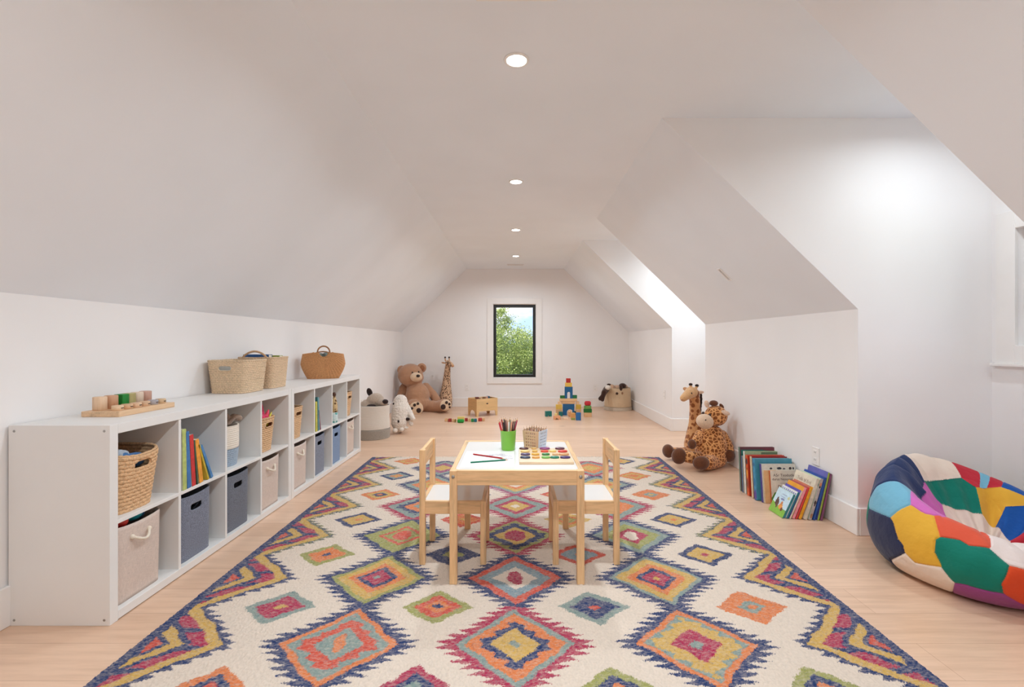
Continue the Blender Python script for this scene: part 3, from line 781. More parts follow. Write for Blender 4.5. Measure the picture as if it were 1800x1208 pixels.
# ------------------------------------------------------------------ contents of the cubes
def lump(name, loc, rad, cols, label, cat, seed=1, n=6, group=None, voxel=.006):
    rr = random.Random(seed); q = MB()
    for i in range(n):
        a = 2*PI*i/n + rr.random()*.5; d = .55*rad[0] if i else 0
        q.ell((d*math.cos(a), d*math.sin(a)*rad[1]/rad[0], rr.uniform(-.1, .3)*rad[2]), (rad[0]*.55, rad[1]*.5, rad[2]*rr.uniform(.7, 1)), 0, 14, 8, rot=Euler((rr.uniform(-.4, .4), rr.uniform(-.4, .4), a)))
    o = q.build(name, cols, None, loc); fuse(o, voxel, 3, .012, .03); return tag(o, label, cat, group)
lump('folded_cloth', (-1.655, 1.995, ZM+.196), (.070, .072, .036), cloth((66, 118, 172), 'blue_cloth'), 'crumpled blue cloth inside the nearest woven basket', 'cloth', 3)
lump('folded_cloth', (-1.650, 1.965, ZM+.228), (.045, .042, .022), cloth((178, 186, 196), 'grey_cloth'), 'crumpled pale grey cloth inside the nearest woven basket', 'cloth', 5)
# toys peeping out of the nearest linen bin
def toy_ball(loc, r, col, label, cat='toy', name='toy_piece'):
    o = MB().ell((0,0,0), r).build(name, P(col, .35, 'toy_plastic', var=.01), None, loc); return tag(o, label, cat, 'toys in the nearest linen bin')
toy_ball((-1.63, 2.01, ZB+.325), (.035, .04, .03), (40, 160, 176), 'turquoise toy inside the nearest linen bin')
toy_ball((-1.625, 1.935, ZB+.318), (.035, .03, .028), (196, 52, 44), 'red toy inside the nearest linen bin')
toy_ball((-1.66, 2.06, ZB+.31), (.04, .03, .03), (34, 92, 150), 'blue toy inside the nearest linen bin')
toy_ball((-1.74, 1.95, ZB+.30), (.05, .05, .03), (30, 60, 90), 'dark blue toy at the back of the nearest linen bin')
# pink and yellow toys in the fourth basket
by = U1[3]+.125
def spike(loc, d, L, r, col, label, cat='toy'):
    q = MB().tube([Vector(loc)+Vector(d).normalized()*L*t for t in (0, .4, .8, 1)], [r, r*.9, r*.5, r*.15], 10)
    return tag(q.build('toy_piece', P(col, .4, 'toy_plastic', var=.01)), label, cat, 'toys in the pink toy basket')
spike((-1.652, by+.055, ZM+.14), (-.05, .0, 1), .165, .02, (224, 60, 110), 'tall pink toy spike rising from the woven basket')
spike((-1.64, by+.02, ZM+.14), (.15, .45, 1), .13, .022, (230, 66, 96), 'leaning coral pink toy in the woven basket')
spike((-1.62, by+.03, ZM+.16), (.0, .9, .9), .11, .012, (212, 206, 66), 'yellow green toy stick in the basket of pink toys')
lump('soft_toy', (-1.652, by+.012, ZM+.195), (.06, .065, .035), plush((216, 60, 96), 'pink_plush'), 'pink soft toy filling the basket under the straw baskets', 'toy', 8)
# two-tone rope basket in the third cube
def rope_basket(loc, R, h, label, c1, c2, split, top=1.0, row=.0115, name='rope_basket', profile=None, group=None, leather=True, mats=None, amp=.002):
    nv = int(h/row)*6; V = []; F = []; nu = 96; q = MB()
    prof = []
    for j in range(nv+1):
        t = j/nv; z = h*t; r = R*(profile(t) if profile else (.90+.1*math.sin(min(1, t*1.6)*PI/2)))
        r += amp*abs(math.sin(PI*z/row))**.7; prof.append((r, z))
    lo = [p for p in prof if p[1] <= h*split+1e-6]; hi = [p for p in prof if p[1] >= h*split-1e-6]
    q.lathe([(0, 0), (prof[0][0]*.97, 0)] + lo, nu, 1); q.lathe(hi, nu, 0)
    q.f = [f for f in q.f]; keep = [i for i, f in enumerate(q.f) if len(f) <= 4]
    q.f = [q.f[i] for i in keep]; q.m = [q.m[i] for i in keep]; q.s = [q.s[i] for i in keep]
    q.lathe([(prof[-1][0], h), (prof[-1][0]-.004, h+.003), (prof[-1][0]-.009, h), (prof[-1][0]-.010, h*.5), (prof[0][0]-.012, .012), (0, .012)], nu, 0)
    o = q.build(name, mats or [cloth(c1, 'cotton_rope_pale', 400, .06), cloth(c2, 'cotton_rope_dark', 160, .10)], None, loc)
    return tag(o, label, 'basket', group)
rope_basket((-1.70, U1[2]+.13, ZM), .110, .225, 'coiled rope basket, cream above and blue below, in third top cube', (228, 218, 204), (148, 164, 180), .44)
q = MB().limb([(0, 0, 0), (0, .01, .06), (.02, .035, .10), (.03, .07, .085)], [.02, .018, .017, .02])
q.limb([(-.03, -.05, 0), (-.03, -.04, .06), (0, -.01, .105)], [.02, .018, .022]); o = fuse(q.build('soft_toy', plush((150, 128, 112), 'taupe_plush'), None, (-1.665, U1[2]+.165, ZM+.168)), .006, 4)
tag(o, 'grey brown soft toy limbs over the two-tone rope basket rim', 'soft toy')
# books --------------------------------------------------------------
def book(w, h, t, cover, spine, M, label, group, art=None, side=1, pages=(232, 224, 208)):
    q = MB(); ct = .0022
    q.box(0, w, 0, ct, 0, h, .0006, 0); q.box(0, w, t-ct, t, 0, h, .0006, 0); q.box(-.001, ct, 0, t, 0, h, .0006, 1)
    o = q.build('book', [P(cover, .38, 'book_cover', var=.06, scale=20), P(spine, .38, 'book_spine', var=.08, scale=40)], None, M=M)
    MB().box(ct, w-.003, ct, t-ct, .003, h-.003).build('pages', P(pages, .8, 'book_pages', var=.03, scale=300), o)
    tag(o, label, 'book', group)
    if art: art(o, w, h, t)
    return o
def patchy(o, w, h, y, shapes):            # printed picture: raised ink shapes on the cover at depth y (list of (poly, colour))
    q = MB(); mats = []
    for i, (poly, col) in enumerate(shapes):
        e = .0003 + .00015*i
        q.prism([(p[0]*w, p[1]*h) for p in poly], 'y', y + (-e if y <= 0 else 0), y + (0 if y <= 0 else e), i); mats.append(P(col, .4, 'printed_ink', var=.04, scale=60))
    q.build('cover_picture', mats, o)
def rect(x0, x1, y0, y1): return [(x0, y0), (x1, y0), (x1, y1), (x0, y1)]
def blob(cx, cy, rx, ry, n=14, ph=0, wob=.12): return [(cx+rx*math.cos(2*PI*i/n)*(1+wob*math.sin(3*i+ph)), cy+ry*math.sin(2*PI*i/n)*(1+wob*math.cos(2*i+ph))) for i in range(n)]
def lettering(o, text, x, z, size, y, col, mirror=False, M=None):
    cu = bpy.data.curves.new('lettering', 'FONT'); cu.body = text; cu.size = size; cu.align_x = 'CENTER'; cu.align_y = 'CENTER'; cu.extrude = .0002
    tmp = bpy.data.objects.new('lettering', cu); C.objects.link(tmp)
    dg = bpy.context.evaluated_depsgraph_get(); me = bpy.data.meshes.new_from_object(tmp.evaluated_get(dg)); bpy.data.objects.remove(tmp)
    me.materials.clear(); me.materials.append(P(col, .5, 'printed_ink', var=.02))
    l = bpy.data.objects.new('lettering', me); C.objects.link(l); l.parent = o
    l.matrix_local = Matrix.Translation((x, y, z)) @ Matrix.Rotation(PI/2, 4, 'X') if not mirror else Matrix.Translation((x, y, z)) @ Matrix.Rotation(PI, 4, 'Z') @ Matrix.Rotation(PI/2, 4, 'X')
    return l
# books in the second cube: spines face the room (+x); leaning towards the camera
def shelf_book(y, tilt, h, t, col, scol, label, group, z=ZM, w=.20, X=-1.561):
    # local x -> -X (spine outwards), local y -> +Y
    M = Matrix.Translation((X, y, z)) @ Matrix.Rotation(math.radians(tilt), 4, 'X') @ Matrix.Rotation(PI, 4, 'Z') @ Matrix.Translation((0, -t, 0))
    return book(w, h, t, col, scol, M, label, group)
G1 = 'picture books in the second top cube'
y = U1[1]+.014
for (t, tl, h, col, scol, lb, gap) in [(.026, 1, .288, (214, 216, 196), (176, 190, 110), 'tall white and lime book at the left end of second top cube', 0),
        (.024, 3, .272, (70, 130, 184), (52, 112, 172), 'blue book between white and red ones in second top cube', .005),
        (.026, 4.5, .252, (222, 214, 206), (196, 44, 48), 'red spined book in the second top cube', .009),
        (.010, 6, .222, (60, 84, 66), (52, 84, 64), 'thin dark green book in the second top cube', .008),
        (.028, 9, .222, (240, 206, 160), (228, 152, 50), 'orange book in the second top cube', .009),
        (.012, 21, .205, (196, 172, 50), (186, 160, 40), 'mustard yellow book leaning in the second top cube', .035),
        (.016, 25, .200, (90, 150, 200), (66, 126, 180), 'light blue book leaning at the right end of second top cube', .016)]:
    y += gap
    shelf_book(y, tl, h, t, col, scol, lb, G1); y += t
G2 = 'thin books in the farther shelf'
y = U2[1]+.022
for (t, tl, h, col, scol, lb, gap) in [(.026, 2, .235, (200, 196, 84), (196, 190, 76), 'yellow green thin book in the farther shelf', 0),
        (.018, 3, .268, (40, 104, 108), (34, 98, 104), 'dark teal tall book in the farther shelf', .004),
        (.016, 4, .265, (106, 168, 178), (96, 160, 172), 'pale teal tall book in the farther shelf', .003),
        (.013, 13, .165, (140, 56, 80), (130, 50, 76), 'short maroon book leaning in the farther shelf', .012)]:
    y += gap; shelf_book(y, tl, h, t, col, scol, lb, G2); y += t
# slim patterned bottle toy
o = MB().lathe([(0, 0), (.026, 0), (.030, .01), (.030, .09)], 24, 1).lathe([(.030, .09), (.028, .15), (.022, .19), (.012, .215), (.012, .232), (0, .234)], 24, 0).build('toy_bottle', [spots((222, 190, 140), (120, 88, 56), (222, 190, 140), 34, .38, 'brown_pattern', 'f1'), spots((214, 228, 224), (90, 168, 160), (214, 228, 224), 40, .4, 'teal_pattern', 'f1')], None, (-1.590, U2[2]+.115, ZM))
MB().lathe([(0, .234), (.015, .234), (.016, .25), (.010, .262), (0, .264)], 16).build('stopper', P((86, 52, 36), .5, 'dark_cap'), o)
tag(o, 'slim brown and teal patterned bottle standing in third top cube of farther shelf', 'bottle')

# ------------------------------------------------------------------ on top of the shelves
o = MB().box(-.082, .082, -.165, .165, 0, .024, .002).build('sorting_board', wood((222, 186, 148), 'y'), None, (-1.775, 2.185, ZT)); tag(o, 'long wooden board carrying sorting blocks on the shelf top', 'toy')
tb = [(2.065, (224, 192, 160), 'cyl', 'pale natural'), (2.122, (196, 150, 116), 'cyl', 'tan'), (2.178, (14, 130, 46), 'cube', 'bright green'), (2.218, (176, 166, 112), 'cube', 'olive'), (2.268, (216, 196, 176), 'cyl', 'light beige'), (2.318, (192, 150, 132), 'cyl', 'pinkish')]
for y_, col, kd, cn in tb:
    q = MB(); hh_ = .058
    if kd == 'cyl': q.cyl(.0255, 0, hh_, 28, .002)
    else: q.box(-.021, .021, -.019, .019, 0, hh_, .002)
    o = q.build('toy_block', wood(col, 'z', rough=.5, k=.93), None, (-1.815, y_, ZT+.024)); tag(o, '%s upright block in the back row of the sorting board' % cn, 'toy block', 'upright blocks on the sorting board')
for i, (col, cn) in enumerate([((226, 194, 158), 'palest'), ((216, 176, 138), 'tan'), ((222, 186, 152), 'peach'), ((214, 178, 144), 'light brown'), ((168, 164, 168), 'grey'), ((206, 176, 140), 'dark beige')]):
    y_ = 2.062+i*.05; q = MB()
    q.cyl(.0215, 0, .021, 24, .0015); o = q.build('toy_block', wood(col, 'x', rough=.5, k=.92), None, (-1.735, y_, ZT+.024))
    MB().box(.0205, .0222, -.006, .006, .008, .012).build('mark', P((90, 70, 60), .6, 'ink'), o)
    tag(o, '%s low round block in the front row of the sorting board' % cn, 'toy block', 'low blocks on the sorting board')
# books in the straw baskets
def flat_box_book(loc, w, d, h, col, label, rx=0, rz=0):
    M = Matrix.Translation(loc) @ Matrix.Rotation(rz, 4, 'Z') @ Matrix.Rotation(rx, 4, 'Y') @ Matrix.Translation((-w/2, -d/2, -h/2))
    return book(w, h, d, col, dark(col, .9), M, label, 'books in the straw baskets')
flat_box_book((-1.815, 3.045, ZT+.112), .17, .05, .150, (214, 226, 232), 'pale grey book inside the front straw basket')
flat_box_book((-1.83, 3.36, ZT+.142), .18, .05, .19, (24, 86, 148), 'blue book standing in the rear straw basket')
flat_box_book((-1.79, 3.43, ZT+.136), .18, .045, .185, (150, 164, 76), 'olive green book standing in the rear straw basket')
# loop handle of the rear basket
q = MB(); pts = [(-.02+.0*i, -.05+.10*i/16, .215 + .045*math.sin(PI*i/16)) for i in range(17)]
pts = [(-.085+.17*i/20, -.122, .212 + .048*math.sin(PI*i/20)**.7) for i in range(21)]
rb = [o for o in bpy.data.objects if o.get('label', '').startswith('pale woven basket holding books')][0]
q.tube(pts, .007, 8).build('loop_handle', straw((196, 160, 124)), rb)
# round-handled straw bag
def straw_bag():
    cols = straw((190, 136, 88)); q = MB(); nu, nv = 220, 90; V = []; F = []
    H, A, B = .235, .19, .088
    for j in range(nv+1):
        t = j/nv
        wa = A*(.70 + .30*math.sin(min(1, t*1.35)*PI/2)) * (1 - .09*max(0, (t-.6)/.4)); wb = B*(.75+.25*math.sin(min(1, t*1.6)*PI/2))
        for i in range(nu):
            a = 2*PI*i/nu; cx = np.sign(math.cos(a))*abs(math.cos(a))**.72; cy = np.sign(math.sin(a))*abs(math.sin(a))**.85
            x = wa*cx; y = wb*cy; z = H*t - .018*t*(x/A)**2*1.0 + .0*y
            th = math.atan2(H*1.0-z+.02, x); rr_ = math.hypot(H+.02-z, x)
            d = .0055*abs(math.sin(th*30))**.7*(.6+.4*abs(math.sin(rr_*190+ (math.floor(th*30/PI) % 2)*1.57)))
            V.append((x, y + np.sign(y)*d, z))
    for j in range(nv):
        for i in range(nu):
            k_ = (i+1) % nu; cxx = sum(V[q_][0] for q_ in (j*nu+i, j*nu+k_))/2; czz = V[j*nu+i][2]
            F.append((j*nu+i, j*nu+k_, (j+1)*nu+k_, (j+1)*nu+i))
    # half-moon cut-outs under each handle
    F = [f for f in F if not (math.hypot(sum(V[i][0] for i in f)/4, (sum(V[i][2] for i in f)/4-H)*1.0) < .036 and True)]
    F.append(tuple(range(nu))[::-1])
    o = q.add(V, F, 0, True).build('straw_bag', cols, None, (-1.735, 4.27, ZT), (0, 0, math.radians(24))); solid(o, .006)
    for s in (-1, 1):
        pts = [(.050*math.cos(2*PI*i/40), s*.082, H+.004+.052*math.sin(2*PI*i/40)) for i in range(40)]
        if s > 0: pts = [(p[0], .070 + .9*(H-.01-p[2])*-1*.9, H - .01 + .25*(p[2]-H)) for p in pts]
        MB().tube(pts, .0065, 8, True).build('ring_handle', straw((150, 104, 66)), o)
    return tag(o, 'brown round-handled straw bag on the farther shelf top', 'bag')
straw_bag()
lump('soft_toy', (-1.745, 4.30, ZT+.195), (.06, .035, .035), plush((110, 120, 112), 'green_grey_plush'), 'grey green soft toy peeping from the straw bag', 'soft toy', 4)

# ------------------------------------------------------------------ rope basket with the cat toy
RBX, RBY = -1.655, 5.47
rope_basket((RBX, RBY, 0), .192, .375, 'large cream rope basket with grey bottom holding a soft toy', (212, 203, 192), (152, 144, 134), .30, row=.014,
            profile=lambda t: 1.0 - .03*math.cos(t*9)*.6 + (.03 if t < .28 else 0), group=None)
m_dk = plush((44, 30, 28), 'dark_plush'); m_taupe = plush((176, 158, 142), 'taupe_plush'); m_wht = plush((226, 216, 204), 'white_plush')
q = MB().ell((0, 0, 0), (.10, .085, .085)).ell((.10, -.05, -.02), (.06, .05, .045)).ell((-.09, 0, -.06), (.12, .09, .07))
cat = fuse(q.build('plush_animal', m_taupe, None, W(660, 704, 5.46)), .008, 5, .008, .02); tag(cat, 'grey brown plush animal with dark ears in the large rope basket', 'plush toy')
q = MB().ell((-.065, -.01, .095), (.032, .02, .05), rot=Euler((0, -.35, 0))); q.build('ear', m_dk, cat)
MB().ell((.135, -.08, -.005), (.035, .028, .028)).build('nose', m_dk, cat)
MB().ell((-.02, -.085, -.055), (.055, .02, .022)).build('patch', m_dk, cat)
MB().ell((-.19, -.03, -.03), (.07, .03, .03), rot=Euler((0, -.5, 0))).build('arm', m_wht, cat)
# ------------------------------------------------------------------ white shaggy plush leaning on the basket
def px3(lst, Yd):      # photo pixels with their distances -> points
    return [W(x, y, Yd + dy) for x, y, dy in lst]
o0 = Vector((-1.415, 5.78, 0))
def rel(p): return tuple(Vector(p) - o0)
Yp = 5.72
q = MB().limb([rel(W(704, 706, Yp+.08)), rel(W(703, 722, Yp+.03)), rel(W(702, 742, Yp)), rel(W(703, 750, Yp))], [.085, .10, .098, .075])
q.limb([rel(W(709, 708, Yp+.1)), rel(W(719, 724, Yp+.06)), rel(W(725, 736, Yp))], [.05, .038, .034])
q.limb([rel(W(711, 722, Yp+.08)), rel(W(719, 738, Yp+.03)), rel(W(723, 746, Yp))], [.045, .032, .024])
wp = fuse(q.build('plush_animal', plush((216, 205, 194), 'shaggy_white_plush', 120), None, tuple(o0)), .007, 4, .016, .014); tag(wp, 'shaggy off-white plush animal slumped beside the large rope basket', 'plush toy')
for (x, y, r, dy, nm, mt) in [(691.5, 710, .013, -.035, 'eye', m_dk), (700.5, 741, .017, -.10, 'eye', m_dk)]:
    MB().ell(rel(W(x, y, Yp+dy)), (r*.7, .008, r), 0).build(nm, mt, wp)
for (x, y, rx, rz_, dy) in [(694.5, 757, .030, .030, -.08), (706, 755, .028, .030, -.05), (713, 752, .035, .018, .0)]:
    MB().ell(rel(W(x, y, Yp+dy)), (rx, .04, rz_)).build('paw', m_wht, wp)
MB().ell(rel(W(716, 737, Yp-.02)), (.03, .02, .02)).build('dark_tip', m_dk, wp)
MB().ell(rel(W(681, 742, Yp)), (.022, .03, .042)).build('arm', m_wht, wp)
# ------------------------------------------------------------------ big bear in the corner
B0 = Vector((-1.57, 7.62, 0)); m_bear = plush((180, 136, 106), 'brown_bear_plush', 260); m_bl = plush((220, 192, 162), 'light_bear_plush', 160)
def rb_(x, y, Y): return tuple(Vector(W(x, y, Y)) - B0)
q = MB()
q.ell(rb_(734, 697, 7.60), (.192, .19, .225)).ell(rb_(734, 708, 7.57), (.195, .19, .15)).ell(rb_(730, 684, 7.66), (.14, .14, .15))
q.ell(rb_(721.5, 659, 7.66), (.205, .185, .18)); q.ell(rb_(723, 664, 7.62), (.20, .16, .145))
q.limb([rb_(711, 683, 7.76), rb_(706.5, 696, 7.68), rb_(706, 707, 7.52)], [.085, .080, .070])
q.limb([rb_(748, 681, 7.80), rb_(761, 694, 7.74), rb_(767, 703, 7.68)], [.078, .072, .068])
q.limb([rb_(724, 714, 7.58), rb_(727.5, 716, 7.38)], [.105, .122]); q.limb([rb_(748, 714, 7.60), rb_(768, 715, 7.50), rb_(781, 713, 7.42)], [.105, .088, .103])
bear = fuse(q.build('teddy_bear', m_bear, None, tuple(B0)), .011, 2, .008, .03); tag(bear, 'giant brown teddy bear sitting in the far left corner', 'teddy bear')
for (x, y, Y) in ((705.5, 651, 7.72), (741, 647, 7.70)):
    e = MB().ell(rb_(x, y, Y), (.078, .04, .078), rot=Euler((0, 0, .3 if x > 720 else .9))).build('ear', m_bear, bear)
    MB().ell(tuple(Vector(rb_(x, y, Y))+Vector((.01, -.026, 0))), (.048, .022, .050)).build('inner_ear', m_bear if x < 720 else plush((150, 100, 70), 'inner_ear_plush'), e)
mz = MB().ell(rb_(731.5, 663, 7.47), (.095, .085, .075)).build('muzzle', m_bl, bear)
m_nose = P((46, 24, 20), .35, 'dark_nose'); MB().ell(rb_(735, 661, 7.385), (.030, .018, .023)).build('nose', m_nose, mz)
for x, y in ((725, 655), (736, 654)): MB().ell(rb_(x, y, 7.475), (.012, .012, .016)).build('eye', m_nose, bear)
for (fx, fy, fY, R, yaw, toes) in [(731.5, 718.5, 7.245, .108, .15, [(-7, -1, .020), (-2.5, -6.5, .023), (3, -9, .020), (4.5, 3, .036)]), (783.5, 712.5, 7.305, .090, .35, [(-5, 2.5, .040), (1, -5, .023), (6, -2, .02), (6.5, 3.5, .016)])]:
    c_ = Vector(rb_(fx, fy, fY)); R3 = Euler((0, 0, yaw)).to_matrix()
    s_ = MB().ell((0, 0, 0), (R, .022, R*.98), 0).build('foot_pad', m_bl, bear, tuple(c_), (0, 0, yaw))
    for dx, dz, r in toes: MB().ell((dx*.0088, -.0235+.3*abs(dx*.0088)*.2, -dz*.0088), (r, .007, r*1.05)).build('pad_print', m_nose, s_)
# ------------------------------------------------------------------ tall slender giraffe by the bear
G0 = Vector((-1.17, 7.86, 0)); m_sp = spots((222, 184, 150), (70, 40, 30), (222, 184, 150), 42, .42, 'small_spotted_plush', 'f1', .6)
def rg(x, y, Y): return tuple(Vector(W(x, y, Y)) - G0)
q = MB().limb([rg(783, 709, 7.93), rg(783.5, 700, 7.93), rg(784.5, 685, 7.93), rg(785.5, 665, 7.92), rg(787, 646, 7.9), rg(788, 640, 7.88)], [.118, .115, .088, .062, .048, .045])
q.limb([rg(787.5, 638, 7.86), rg(793, 641, 7.84), rg(795.5, 643, 7.83)], [.05, .036, .028])
gf_ = fuse(q.build('plush_giraffe', m_sp, None, tuple(G0)), .009, 4); tag(gf_, 'slender small-spotted plush giraffe standing beside the teddy bear', 'plush toy')
m_tan = plush((196, 150, 112), 'tan_plush')
for x in (782.5, 789.5):
    h_ = MB().limb([rg(x+.5, 634, 7.88), rg(x, 630, 7.88)], [.011, .010]).build('horn', m_tan, gf_); MB().ell(rg(x, 628.5, 7.88), .016).build('horn_tip', m_nose, h_)
MB().ell(rg(779.5, 638, 7.9), (.035, .015, .014), rot=Euler((0, .2, 0))).build('ear', m_tan, gf_)
MB().ell(rg(787.5, 638.5, 7.81), .014).build('eye', m_nose, gf_)
MB().ell(rg(796, 643, 7.80), (.026, .024, .018), rot=Euler((0, .5, 0))).build('muzzle', m_tan, gf_)

# ------------------------------------------------------------------ the two giraffes by the right wall
A0 = Vector((1.72, 4.50, 0)); m_ga = spots((216, 160, 108), (150, 88, 50), (220, 166, 116), 23, .50, 'giraffe_plush_tan', 'f1', .6)
m_gb = spots((222, 150, 84), (164, 98, 54), (240, 176, 112), 33, .12, 'giraffe_plush_orange', 'edge', .7)
m_ft = plush((100, 60, 38), 'brown_foot_plush', 150); m_beige = plush((216, 170, 122), 'beige_plush', 200); m_ear = plush((226, 196, 172), 'cream_ear_plush', 200)
def ra(x, y, Y): return tuple(Vector(W(x, y, Y)) - A0)
q = MB().limb([ra(1223, 797, 4.52), ra(1221, 782, 4.53), ra(1222, 765, 4.55)], [.098, .10, .085])
q.limb([ra(1222, 765, 4.55), ra(1223, 745, 4.55), ra(1222, 722, 4.54), ra(1221, 702, 4.53), ra(1219, 692, 4.52)], [.085, .066, .053, .050, .055])
q.limb([ra(1215, 796, 4.50), ra(1200, 796, 4.46), ra(1184, 795, 4.42)], [.06, .05, .045])
ga = fuse(q.build('plush_giraffe', m_ga, None, tuple(A0)), .008, 5); tag(ga, 'long-necked plush giraffe sitting by the corner of the farther dormer', 'plush toy')
hd = fuse(MB().ell(ra(1215, 690, 4.50), (.062, .058, .055)).limb([ra(1212, 692, 4.47), ra(1205, 697, 4.43), ra(1201.5, 700, 4.41)], [.05, .038, .034]).build('head', m_beige, ga), .007, 4)
MB().ell(ra(1198.8, 702.2, 4.40), (.014, .016, .012)).build('nostril_patch', m_tan, hd)
for x, y, x2, y2 in ((1214.5, 681, 1214, 677.5), (1222, 684, 1225, 679.5)):
    h_ = MB().limb([ra(x, y, 4.50), ra(x2, y2, 4.50)], [.014, .013]).build('horn', m_beige, ga); MB().ell(ra(x2, y2-1.5, 4.50), (.018, .018, .014)).build('horn_tip', m_dk, h_)
MB().ell(ra(1205, 684, 4.53), (.026, .014, .018), rot=Euler((0, .4, 0))).build('ear', m_tan, ga)
MB().ell(ra(1230.5, 690, 4.52), (.038, .014, .017), rot=Euler((0, -.1, 0))).build('ear', m_ear, ga)
MB().ell(ra(1214.5, 692.0, 4.428), (.014, .012, .014)).build('eye', m_nose, ga)
q = MB(); mp_ = [ra(1231.5 + .9*math.sin(i*.5), 692+i*3.2, 4.52) for i in range(24)]
for i, p in enumerate(mp_): q.ell((p[0]+.002*(i % 2), p[1], p[2]), (.012, .010, .015), 0, 10, 6)
q.build('mane', m_dk, ga)
MB().ell(ra(1174.5, 793, 4.40), (.050, .060, .062), rot=Euler((0, 0, .3))).build('foot', m_ft, ga)
# the chubby one
Bq = Vector((1.76, 4.20, 0))
def rq(x, y, Y): return tuple(Vector(W(x, y, Y)) - Bq)
q = MB().ell(rq(1250, 788, 4.22), (.140, .13, .165)).ell(rq(1251, 770, 4.24), (.115, .11, .12)).ell(rq(1250, 805, 4.20), (.135, .13, .095))
q.limb([rq(1231, 765, 4.22), rq(1224, 776, 4.15)], [.048, .042]); q.limb([rq(1268, 767, 4.25), rq(1277, 783, 4.21), rq(1280, 792, 4.18)], [.058, .055, .052])
q.limb([rq(1238, 808, 4.15), rq(1222, 805, 4.12), rq(1208, 803, 4.10)], [.065, .055, .052]); q.limb([rq(1254, 812, 4.12), rq(1243, 814, 4.03)], [.065, .06])
gb = fuse(q.build('plush_giraffe', m_gb, None, tuple(Bq)), .008, 5); tag(gb, 'chubby orange-spotted plush giraffe with cream muzzle by the right wall', 'plush toy')
hd = fuse(MB().ell(rq(1258.5, 731, 4.20), (.098, .09, .092)).build('head', m_gb, gb), .008, 2)
MB().ell(rq(1239, 741, 4.10), (.077, .065, .064), rot=Euler((0, .3, .3))).build('muzzle', plush((222, 192, 164), 'cream_muzzle_plush', 260), hd)
MB().ell(rq(1240.5, 738.5, 4.030), (.006, .005, .006)).build('nostril', m_nose, hd)
for x, y in ((1247.5, 730, ), (1236, 726.5)): MB().ell(rq(x, y, 4.115 if x > 1240 else 4.14), (.012, .012, .014)).build('eye', m_nose, hd)
MB().ell(rq(1254.5, 709, 4.19), (.038, .032, .026)).build('hair_tuft', m_ft, hd)
for x, y, r in ((1268.5, 714.5, -.6),): MB().ell(rq(x, y, 4.2), (.016, .016, .028), rot=Euler((0, r, 0))).build('horn', m_ft, hd)
MB().ell(rq(1242.5, 710.5, 4.20), (.022, .014, .034), rot=Euler((0, -.3, 0))).build('ear', m_ear, hd)
MB().ell(rq(1275, 726, 4.13), (.042, .014, .021), rot=Euler((0, .3, 0))).build('ear', m_ear, hd)
MB().ell(rq(1216.5, 781, 4.10), (.036, .036, .042)).build('hand', m_ft, gb); MB().ell(rq(1280, 800, 4.16), (.056, .052, .060)).build('hand', m_ft, gb)
MB().ell(rq(1193.5, 802, 4.10), (.062, .045, .070), rot=Euler((0, .3, -.4))).build('foot', m_ft, gb)
MB().ell(rq(1232.5, 814, 3.985), (.072, .045, .058), rot=Euler((0, 0, .1))).build('foot', m_ft, gb)

# ------------------------------------------------------------------ crate on legs and its blocks
m_ply = wood((222, 186, 134), 'x', 'birch', k=.93)
def crate():
    ax, ay = Fl(838, 733.5); r = root('toy_crate', (ax, ay, 0), math.radians(34), 'small birch crate on legs with blocks, in front of the far wall', 'crate')
    L, D, H, T = .36, .27, .262, .012
    def panel(Ln, hole):
        p = [(0, 0), (.028, 0), (.042, .078), (Ln-.042, .078), (Ln-.03, 0), (Ln, 0), (Ln, H), (0, H)]
        if hole: p = [(0, 0), (.03, 0), (.040, .045)] + [(Ln/2-(Ln/2-.05)*math.cos(PI*i/10), .050+.040*math.sin(PI*i/10)) for i in range(11)] + [(Ln-.040, .045), (Ln-.03, 0), (Ln, 0), (Ln, H), (0, H)]
        return p
    q = MB().prism(panel(L, False), 'y', 0, T); o = q.build('front_panel', m_ply, r)
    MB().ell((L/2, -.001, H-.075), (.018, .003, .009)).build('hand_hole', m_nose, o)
    MB().prism(panel(L, False), 'y', D-T, D).build('back_panel', m_ply, r)
    sp = [(T+p[0]*(D-2*T)/D, p[1]) for p in panel(D, True)]
    MB().prism(sp, 'x', 0, T).build('side_panel', wood((206, 164, 112), 'y', 'birch', k=.93), r); MB().prism(sp, 'x', L-T, L).build('side_panel', wood((206, 164, 112), 'y', 'birch', k=.93), r)
    MB().box(T, L-T, T, D-T, .092, .10).build('bottom_panel', m_ply, r)
    M = Matrix.Translation((ax, ay, 0)) @ Matrix.Rotation(math.radians(34), 4, 'Z')
    for i, (x, y, z, s, col, cn) in enumerate([(.10, .17, .085, .19, (120, 60, 48), 'dark red'), (.165, .17, .085, .178, (214, 178, 140), 'natural wood'), (.215, .15, .085, .188, (146, 108, 78), 'brown'), (.26, .16, .085, .186, (220, 170, 148), 'peach'), (.305, .19, .085, .188, (30, 74, 100), 'dark blue')]):
        o = MB().box(-.022, .022, -.022, .022, .016, s, .003).build('toy_block', P(col, .45, 'painted_wood'), None, M=M @ Matrix.Translation((x, y, z)) @ Matrix.Rotation(i*.4, 4, 'Z')); tag(o, '%s wooden block standing inside the birch crate' % cn, 'toy block', 'blocks in the crate')
crate()
